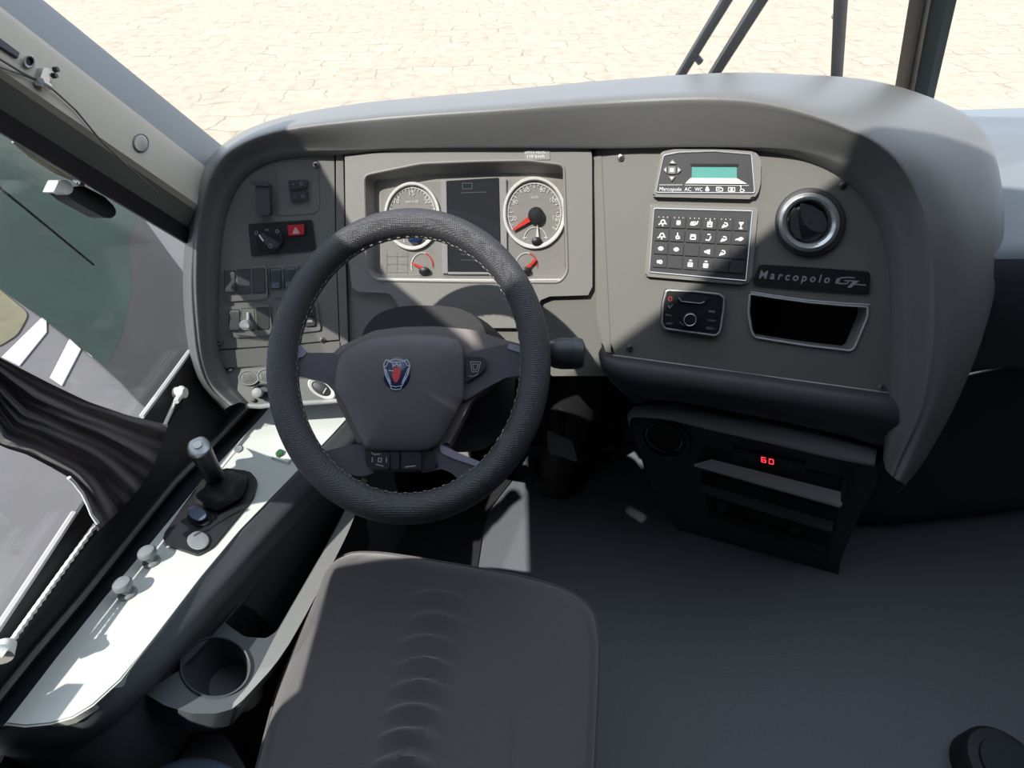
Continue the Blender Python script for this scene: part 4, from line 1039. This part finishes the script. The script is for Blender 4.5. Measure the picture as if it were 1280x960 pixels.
obj('face_panel', loft([[V((x, y + sl - .004, prow(p, y))) for p, y in ((322, .80), (345, .785), (400, .775), (458, .765))] for x, sl in ((.775, 0), (1.0, 0), (1.3, .03), (1.85, .12))], False), 'passf', parent=pdsh)
obj('trim_line', tube([atY(1205, 469.5, .762), atY(1213, 467.5, .762), atY(1250, 459, .765), atY(1290, 450, .775)], .003, seg=8), 'satin', parent=pdsh, label='thin bright metal trim line')

# ================================================================== SIDE CONSOLE
cs = thing('side_console', 'long side console topped with a silver panel under the driver window', 'console', (-.5, .45, 0))
silver = [(327, 521), (244, 611), (190, 677), (130, 748), (70, 823), (5, 905), (30, 908), (62, 905), (90, 897), (115, 882), (150, 850), (190, 800), (250, 722), (300, 662), (370, 590), (418, 540), (436, 520), (450, 500), (345, 498)]
obj('silver_panel', prism(PK, silver, 0, .012, .002), 'silver', parent=cs)
edgeA = [(452, 500), (436, 520), (418, 540), (370, 590), (300, 662), (250, 722), (190, 800), (150, 850), (115, 883), (62, 906), (5, 907), (-60, 900)]
edgeB = [(478, 508), (462, 527), (443, 552), (396, 603), (326, 682), (272, 747), (207, 826), (163, 872), (122, 905), (65, 928), (0, 930), (-70, 925)]
edgeC = [(480, 540), (464, 558), (447, 584), (404, 628), (336, 706), (281, 768), (212, 842), (172, 884), (134, 918), (76, 950), (0, 955), (-80, 950)]
G = []
for a, b, c in zip(edgeA, edgeB, edgeC):
    A = PK.W(*a, -.002); B = PK.W(*b, -.035); Cc = PK.W(*c, -.10); D = Cc.copy(); D.z = .02
    G.append([A - V((0, 0, .02)), A, A.lerp(B, .4) + V((0, 0, .002)), B, B.lerp(Cc, .5) + V((.004, 0, 0)), Cc, Cc.lerp(D, .5), D])
obj('body', loft(smoothgrid(G, 3, 3), False), 'console', parent=cs, sharp=70)
obj('seam', line(PK, [(312, 545), (302, 556), (290, 570), (272, 592)], .0007, .0006), 'greyprint', parent=cs)
obj('oval_plug', lathe(PK, (298, 561), (6, 4.5), [(1, 0), (1, .0015), (.8, .003), (.55, .002)], 24, rot=-.5), 'knob', parent=cs)

t = thing('gear_lever', 'upright black selector lever with a silver cap on a black base plate', 'lever', PK.W(275, 606))
plate_ = rp([(278, 584.5), (312, 588.5), (322, 600), (317, 620), (264, 684), (247, 693), (208, 680), (202, 671), (244, 611)], 5)
obj('base_plate', prism(PK, plate_, .006, .007, .002), 'black', parent=t)
bt = [(250, 600), (284, 587), (312, 596), (304, 622), (272, 640), (240, 628)]
bm = loft([[PK.W(x, y, h) for x, y in scaled(rp(bt, 6), k, (276, 610))] for k, h in ((1, .005), (.97, .014), (.82, .02), (.6, .03), (.42, .034))], True, False, True)
obj('boot', bm, 'rubber', parent=t)
base = PK.W(275, 608); top = atZ(249, 560, .69)
dv = (top - base); up_ = dv.normalized(); s1 = V((0, 0, 1)).cross(V((-.6, .75, 0))).normalized()
f1 = V((-.55, .8, 0)).normalized(); s1 = f1.cross(V((0, 0, 1))).normalized()
def lev(h, a, b, sh=0):
    c0 = base + dv * h + f1 * sh
    return [c0 + f1 * a * math.copysign(abs(math.cos(u)) ** .8, math.cos(u)) + s1 * b * math.copysign(abs(math.sin(u)) ** .8, math.sin(u)) for u in (2 * math.pi * i / 28 for i in range(28))]
obj('grip', loft([lev(.1, .019, .015), lev(.3, .0185, .0145), (lev(.6, .019, .0145)), lev(.8, .021, .0155), lev(.93, .0225, .0165), lev(1.0, .0225, .0165)], True, True, True), 'black', parent=t)
cp = obj('cap', loft([lev(1.0, .0215, .0155), lev(1.04, .0205, .0145), lev(1.06, .016, .011)], True, True, True), 'satin', parent=t, label='silver top cap')
obj('button', loft([lev(1.055, .008, .0065), lev(1.08, .0075, .006)], True, True, True), 'offwhite', parent=cp)
obj('trigger', loft([lev(.72, .006, .006, .02), lev(.80, .006, .006, .024)], True, True, True), 'steel', parent=t)
t = thing('oval_button', 'dark raised oval button on the base plate behind the selector lever', 'button', PK.W(248, 643, .006))
obj('collar', lathe(PK, (249, 645), (16, 12), [(1, .006), (1, .009), (.85, .011)], 32, rot=.3), 'black', parent=t)
obj('cap', lathe(PK, (247, 642), (12.5, 9), [(1, .01), (1, .019), (.85, .022)], 32, rot=.3), 'cap', parent=t)
t = thing('round_button', 'flat round grey button at the rear tip of the black base plate', 'button', PK.W(247.5, 675.5, .006))
obj('ring', lathe(PK, (247.5, 675.5), (15.5, 13), [(1, .006), (1, .008), (.94, .008)], 36), 'blackm', parent=t)
obj('cap', lathe(PK, (247.5, 675.5), (13.8, 11.5), [(1, .007), (1, .0095), (.9, .0105)], 36), 'knob', parent=t)
for cx, cy, lab in ((190, 703, 'grey mushroom pull knob nearest the black base plate'), (160, 743, 'grey mushroom pull knob farther back on the silver panel')):
    t = thing('pull_knob', lab, 'knob', PK.W(cx, cy), 'mushroom pull knobs on the side console')
    obj('foot', upright(PK, (cx, cy), [(.0118, 0), (.0118, .004), (.0098, .006)], 28), 'knob', parent=t)
    obj('stem', upright(PK, (cx, cy), [(.007, .005), (.0062, .013), (.0075, .017)], 24), 'knob', parent=t)
    obj('head', upright(PK, (cx, cy), [(.0085, .0155), (.0122, .018), (.0128, .023), (.0105, .0265), (.005, .028)], 28), 'knob', parent=t)
t = thing('toggle_switch', 'little white and green toggle on the silver panel beside the wheel', 'switch', PK.W(350, 572))
obj('base', prism(PK, rp([(338, 571), (347, 561), (362, 563), (368, 569), (360, 578)], 1.5), .006, .006, .001), 'offwhite', parent=t)
obj('green_tip', prism(PK, rp([(343.5, 567), (348.5, 561), (354, 561.5), (353, 567), (348, 569.5)], 1.5), .012, .007, .001), 'green', parent=t, label='green tip')

# tray with bin and cup holder
ty = thing('storage_tray', 'dark moulded tray with a deep bin and a round cup holder beside seat', 'tray', (-.33, .45, .2))
PT = Plane((-.33, .45, .43), (.45, .12, 1))
outl = rp([(462, 570), (458, 602), (442, 648), (424, 688), (362, 804), (312, 866), (298, 884), (270, 892), (240, 892), (206, 882), (180, 866), (222, 840), (290, 768), (342, 708), (408, 628), (440, 590)], 6)
bin_ = rp([(436, 590), (448, 596), (445, 614), (428, 643), (402, 692), (346, 789), (333, 798), (306, 796), (280, 778), (300, 752), (350, 690), (410, 622)], 5)
cup = ellipse(269, 833.5, 42, 36.5, 40)
obj('top', holed(PT, outl, [bin_, cup], 0, .06, .02), 'tray', parent=ty)
bm = loft([[PT.W(x, y, -.001) for x, y in bin_], [PT.W(x, y) - V((0, 0, .12)) for x, y in scaled(bin_, .97)], [PT.W(x, y) - V((0, 0, .20)) for x, y in scaled(bin_, .92)]], True, False, True)
obj('bin', bm, 'blackm', parent=ty)
bm = loft([[PT.W(x, y, 0) for x, y in scaled(cup, 1.02)], [PT.W(x, y, .004) for x, y in scaled(cup, 1.05)], [PT.W(x, y, .003) for x, y in scaled(cup, 1.0)], [PT.W(x, y) - V((0, 0, .03)) for x, y in scaled(cup, .98)], [PT.W(x, y) - V((0, 0, .09)) for x, y in scaled(cup, .88)]], True, False, True)
obj('cup_holder', bm, 'tray', parent=ty)
rimline = [(459, 600), (442, 648), (424, 688), (362, 804), (312, 866), (290, 886)]
inl = [(448, 594), (430, 641), (404, 690), (350, 784), (318, 845), (292, 878)]
G = [[PT.W(*a, -.01), PT.W(*a, .003), PT.W(*b, .003), PT.W(*b, -.004)] for a, b in zip(rimline, inl)]
obj('rim', loft(smoothgrid(G, 4, 1), False), mat('tray_rim_grey', (.30, .31, .30), .45), parent=ty, label='light grey raised rim')

# ================================================================== SEAT
se = thing('driver_seat', 'dark grey cloth driver seat cushion with ribbed centre in front of wheel', 'seat', (-.12, .3, 0))
SO = [(398, 735), (404, 716), (418, 700), (440, 691), (475, 691.5), (520, 698), (580, 708), (640, 718.5), (690, 731), (722, 745), (742, 765), (748, 800), (747, 860), (744, 920), (741, 980), (735, 1240), (240, 1240), (322, 960), (345, 870), (372, 795)]
SO = [(p.x, p.y) for p in polyl(rp(SO, 14, 4) + [rp(SO, 14, 4)[0]], 181)[:-1]]
cS = (545, 900)
ribs = [(545.6, 728), (545, 741), (541, 768), (533, 796), (530, 824), (524, 852), (517, 882), (511, 912), (504, 945), (497, 980), (490, 1015)]
def seath(x, y):
    h = 0.
    for (rx, ry) in ribs[1:]:
        dx = (x - rx) / 36; 
        if abs(dx) < 1.25:
            yy = y - (ry - 9 * (1 - dx * dx) + 9)      # crescent: arched upper edge
            if -4 < yy < 26:
                w = max(0, 1 - dx * dx * .75)
                f = (yy + 4) / 6 if yy < 2 else max(0, 1 - (yy - 2) / 24)
                h = max(h, f * w * .015)
    # soft channels beside the centre
    cxl = 546 + (740 - y) * .19
    for off in (-118, 112):
        d = (x - (cxl + off * (1 + (y - 740) / 900))) / 9
        if y > 835: h -= .004 * math.exp(-d * d) * min(1, (y - 835) / 60)
    return h
prof = [(.955, .33), (.985, .35), (1.0, .385), (1.0, .42), (.992, .438), (.975, .45), (.95, .458)] + [(.95 - .95 * (i / 60) ** 1.0, .458 + .006 * math.sin(math.pi / 2 * min(1, i / 15))) for i in range(1, 60)]
rings = []
for k, z_ in prof:
    r = []
    for x, y in scaled(SO, k, cS):
        p = atZ(x, y, z_)
        if z_ > .455: p.z += seath(x, y) * min(1, (1 - k) / .08)
        r.append(p)
    rings.append(r)
obj('cushion', loft(rings, True, True, True), 'seat', parent=se, sharp=80)
obj('piping', tube([atZ(x, y, .40) for x, y in scaled(SO, 1.0, cS)], .0035, True, 6), 'seat', parent=se)
obj('base', box((-.27, .02, .14), (.03, .40, .335), .02), 'blackm', parent=se)
obj('pedestal', box((-.24, .06, 0), (.0, .34, .14), .01), 'blackm', parent=se)
t = thing('seat_side_knob', 'round blue-grey topped knob at the bottom left corner beside the seat', 'knob', atZ(245, 985, .30))
obj('cap', loft([[atZ(x, y, z_) for x, y in ellipse(245, 990, 62 * k, 41 * k, 36)] for k, z_ in ((1.05, .34), (1.05, .385), (.98, .392), (.9, .394))], True, True, True), 'cap', parent=t)
obj('bracket', loft([[atZ(x, y, z_) for x, y in rp(pl_, 8)] for pl_, z_ in (([(175, 1010), (235, 925), (290, 925), (340, 1010)], .22), ([(185, 1000), (246, 918), (282, 918), (330, 1000)], .36))], True, True, True), 'dgrey', parent=t)
t = thing('rounded_post', 'dark round-topped post in the bottom right corner on the floor', 'post', atZ(1262, 960, 0))
c0 = atZ(1262, 958, .06)
obj('shaft', loft([[V((c0.x + r * math.cos(u), c0.y + r * math.sin(u), z_)) for u in (2 * math.pi * i / 36 for i in range(36))] for r, z_ in ((.075, 0), (.075, .045), (.068, .055), (.055, .058))], True, True, True), 'rubber', parent=t)
obj('cap', loft([[V((c0.x + r * math.cos(u), c0.y + r * math.sin(u), z_)) for u in (2 * math.pi * i / 36 for i in range(36))] for r, z_ in ((.052, .055), (.05, .064), (.03, .066))], True, True, True), mat('post_cap', (.018, .024, .028), .7), parent=t)

# ================================================================== CURTAIN, CORDS, PILLAR FITTINGS
XC = XW + .035
T_ = polyl([(-110, 290), (-60, 365), (-28, 415), (0, 447), (60, 478), (110, 502), (160, 519), (210, 531)], 40)
B_ = polyl([(-130, 310), (-75, 400), (-48, 450), (-22, 515), (0, 558), (33, 568), (60, 582), (88, 598), (104, 618), (112, 640), (122, 664)], 40)
R_ = [(0, 0)] * 0
nv = 48
G = []
for i in range(40):
    row = []
    u = i / 39
    for j in range(nv + 1):
        v = j / nv
        p = T_[i].lerp(B_[i], v)
        bow = math.sin(math.pi * v) * (14 * max(0, (u - .75) / .25))       # gathered end bulges over the sill
        fold = .011 * math.sin(v * 21 + 2.2 * math.sin(3 * u)) * (1 - .35 * u) + .005 * math.sin(v * 47 + 5 * u)
        q = atX(p.x + bow, p.y + bow * .3, XC + fold + .012 * math.sin(math.pi * v))
        row.append(q)
    G.append(row)
bm = loft(G, False)
bmesh.ops.solidify(bm, geom=list(bm.faces), thickness=.002)
cu = obj('curtain', bm, 'curtain', sharp=80)
tagit(cu, 'dark gathered curtain pulled across the driver side window', 'curtain')
hem = tube([atX(x, y, XC + .016) for x, y in [(86, 597), (92, 603), (103, 617), (110, 632), (114, 643), (122, 654)]], [.0025, .002, .0022, .002, .0018, .0025], seg=6)
obj('hem', hem, 'rope', parent=cu, label='white frayed hem edge')
t = thing('tie_cord', 'twisted white cord along the window sill below the curtain', 'cord', atX(4, 816, XW + .02), 'curtain cords')
obj('cord', tube([atX(120 + (4 - 120) * i / 40 + (1.2 if i % 2 else -1.2) * .6, 655 + (816 - 655) * i / 40, XW + .02) for i in range(41)], [.0036 if i % 2 else .0029 for i in range(41)], seg=8), 'rope', parent=t)
bm = tube([atX(6, 806, XW + .016), atX(2, 822, XW + .024)], [.011, .011], seg=14); tube([atX(-4, 812, XW + .022), atX(8, 816, XW + .03)], .006, seg=10, bm=bm)
obj('end_clip', bm, 'offwhite', parent=t)
t = thing('tie_cord', 'short white cord from the curtain top to a clip by the dash', 'cord', atX(206, 528, XW + .02), 'curtain cords')
obj('cord', tube([atX(221 + (206 - 221) * i / 20, 497 + (531 - 497) * i / 20, XW + .02) for i in range(21)], [.0032 if i % 2 else .0028 for i in range(21)], seg=8), 'rope', parent=t)
bm = upright(Plane(atX(219, 491, XW + .012), (1, 0, 0)), (219, 491), [(.010, 0), (.011, .012), (.009, .018)], 22)
bm = merge(bm, tube([atX(227, 484, XW + .022), atX(226, 494, XW + .026), atX(220, 502, XW + .026)], .0048, seg=8))
obj('end_clip', bm, 'offwhite', parent=t)

t = thing('window_latch', 'black window latch bar with a bright silver tip by the pillar', 'latch', atX(105, 260, XW))
PX = Plane((XW, .5, 1), (1, 0, 0))
obj('bar', prism(PX, rp([(76, 238), (90, 234), (104, 232), (131, 246), (144, 259), (146, 268), (139, 273), (130, 272), (92, 251)], 3), .022, .02, .004), 'black', parent=t)
obj('silver_tip', prism(PX, rp([(74, 225), (84, 225), (91, 232), (92, 239), (85, 244), (77, 240), (70, 242), (67, 240)], 2), .026, .014, .003), 'offwhite', parent=t, label='silver tip')
obj('pin', tube([atX(94, 225, XW + .02), atX(98, 229, XW + .03), atX(103, 231, XW + .022)], .0028, seg=8), 'steel', parent=t)
t = thing('screw_cover', 'small round grey screw cap on the beige pillar', 'cap', PP.W(176, 179))
obj('disc', lathe(PP, (176.3, 179), (8.6, 10.2), [(1, -.002), (1, .002), (.92, .003)], 28), mat('cap_grey', (.46, .44, .40), .5), parent=t)
obj('rim', line(PP, ellipse(176, 179, 9.3, 11, 32), .0012, .001, True), mat('cap_shadow_ring', (.12, .11, .10), .6), parent=t)
t = thing('pillar_cable', 'thin dark cable clamped to the beige pillar and hanging down it', 'cable', PP.W(56, 100))
obj('lower_run', tube([PP.W(x, y, h) for x, y, h in ((60, 107, .006), (72, 117, .004), (95, 138, .003), (128, 178, .003), (160, 208, .004), (197, 241, .004))], .0011, seg=6), 'wire', parent=t)
obj('upper_run', tube([PP.W(x, y, .005) for x, y in ((-40, 48), (0, 74), (26, 90), (48, 101), (60, 107))], .0014, seg=6), 'wire', parent=t)
obj('upper_run', tube([PP.W(x, y, .004) for x, y in ((-40, 70), (0, 84), (26, 93), (48, 101))], .0011, seg=6), 'wire', parent=t)
cb = obj('clamp', prism(PP, rp([(55, 84), (64, 86), (63, 99), (59, 110), (50, 106), (50, 98)], 2), .008, .008, .002), 'steel', parent=t)
obj('bolt', upright(PP, (60.5, 88), [(.003, .006), (.003, .011)], 6), 'black', parent=cb); obj('bolt', upright(PP, (58.5, 95.5), [(.003, .006), (.003, .011)], 6), 'black', parent=cb)
obj('ferrule', tube([PP.W(50, 102, .009), PP.W(60, 108, .007)], .0045, seg=10), 'chrome', parent=t)
t = thing('pillar_strap', 'dark grey strap ending in a round metal eyelet on the pillar', 'strap', PP.W(36, 77))
obj('webbing', prism(PP, [(-60, 9), (-2, 46), (26, 66), (23, 73), (-4, 55), (-60, 20)], .004, .003, .0008), mat('strap_webbing', (.09, .085, .10), .8), parent=t)
obj('eyelet', lathe(PP, (37, 77), (7.4, 8.6), [(1.0, 0), (1.0, .004), (.85, .0055), (.6, .004), (.55, .001)], 28, cap1=False), 'satin', parent=t)
obj('eyelet_hole', lathe(PP, (37, 77), (4, 4.6), [(1, .0015), (.9, .002)], 20), 'blackm', parent=t)

# wipers outside
def wiper(label, bars, joint=None):
    c0 = atY(bars[0][1][0], bars[0][1][1], 1.36)
    t = thing('windscreen_wiper', label, 'wiper', c0, 'windscreen wipers')
    for (a, b, w) in bars:
        A, B = atY(*a, 1.25), atY(*b, 1.36); d = (A - B)
        rd = w / 2 / FOC * 1.45
        obj('arm', tube([B - d * .35, B, A, A + d * .9], rd, seg=8, up=V((0, -1, .3)), flat=.6), 'wiper', parent=t)
    if joint:
        obj('nozzle', tube([atY(joint[0] - 3, joint[1] - 4, 1.33), atY(joint[0] + 3, joint[1] + 3, 1.33)], .007, seg=10), 'wiper', parent=t)
wiper('twin-armed wiper slanting up behind the hood, left of the two', [((908, 0), (852, 92), 11), ((951, 0), (893, 92), 13)], (873, 75))
wiper('single upright wiper arm standing beyond the hood near the screen bar', [((1051, 0), (1046, 92), 14)], (1046, 22))

# ================================================================== LIGHT
ld = bpy.data.lights.new('sun', 'SUN'); ld.energy = 5.8; ld.angle = math.radians(.7); ld.color = (1, .965, .89)
lo = bpy.data.objects.new('sun', ld); COL.objects.link(lo)
az, el = math.radians(-132), math.radians(55)
Ld = V((math.sin(az) * math.cos(el), math.cos(az) * math.cos(el), math.sin(el)))
lo.location = Ld * 6; lo.rotation_euler = Ld.to_track_quat('Z', 'Y').to_euler()
w = bpy.data.worlds.new('sky'); scn.world = w; w.use_nodes = True
bg = w.node_tree.nodes['Background']; bg.inputs[0].default_value = (.75, .85, 1.0, 1); bg.inputs[1].default_value = 1.5
scn.view_settings.view_transform = 'Standard'; scn.view_settings.look = 'None'; scn.view_settings.gamma = 1; scn.view_settings.exposure = .3
scn.view_settings.use_curve_mapping = False
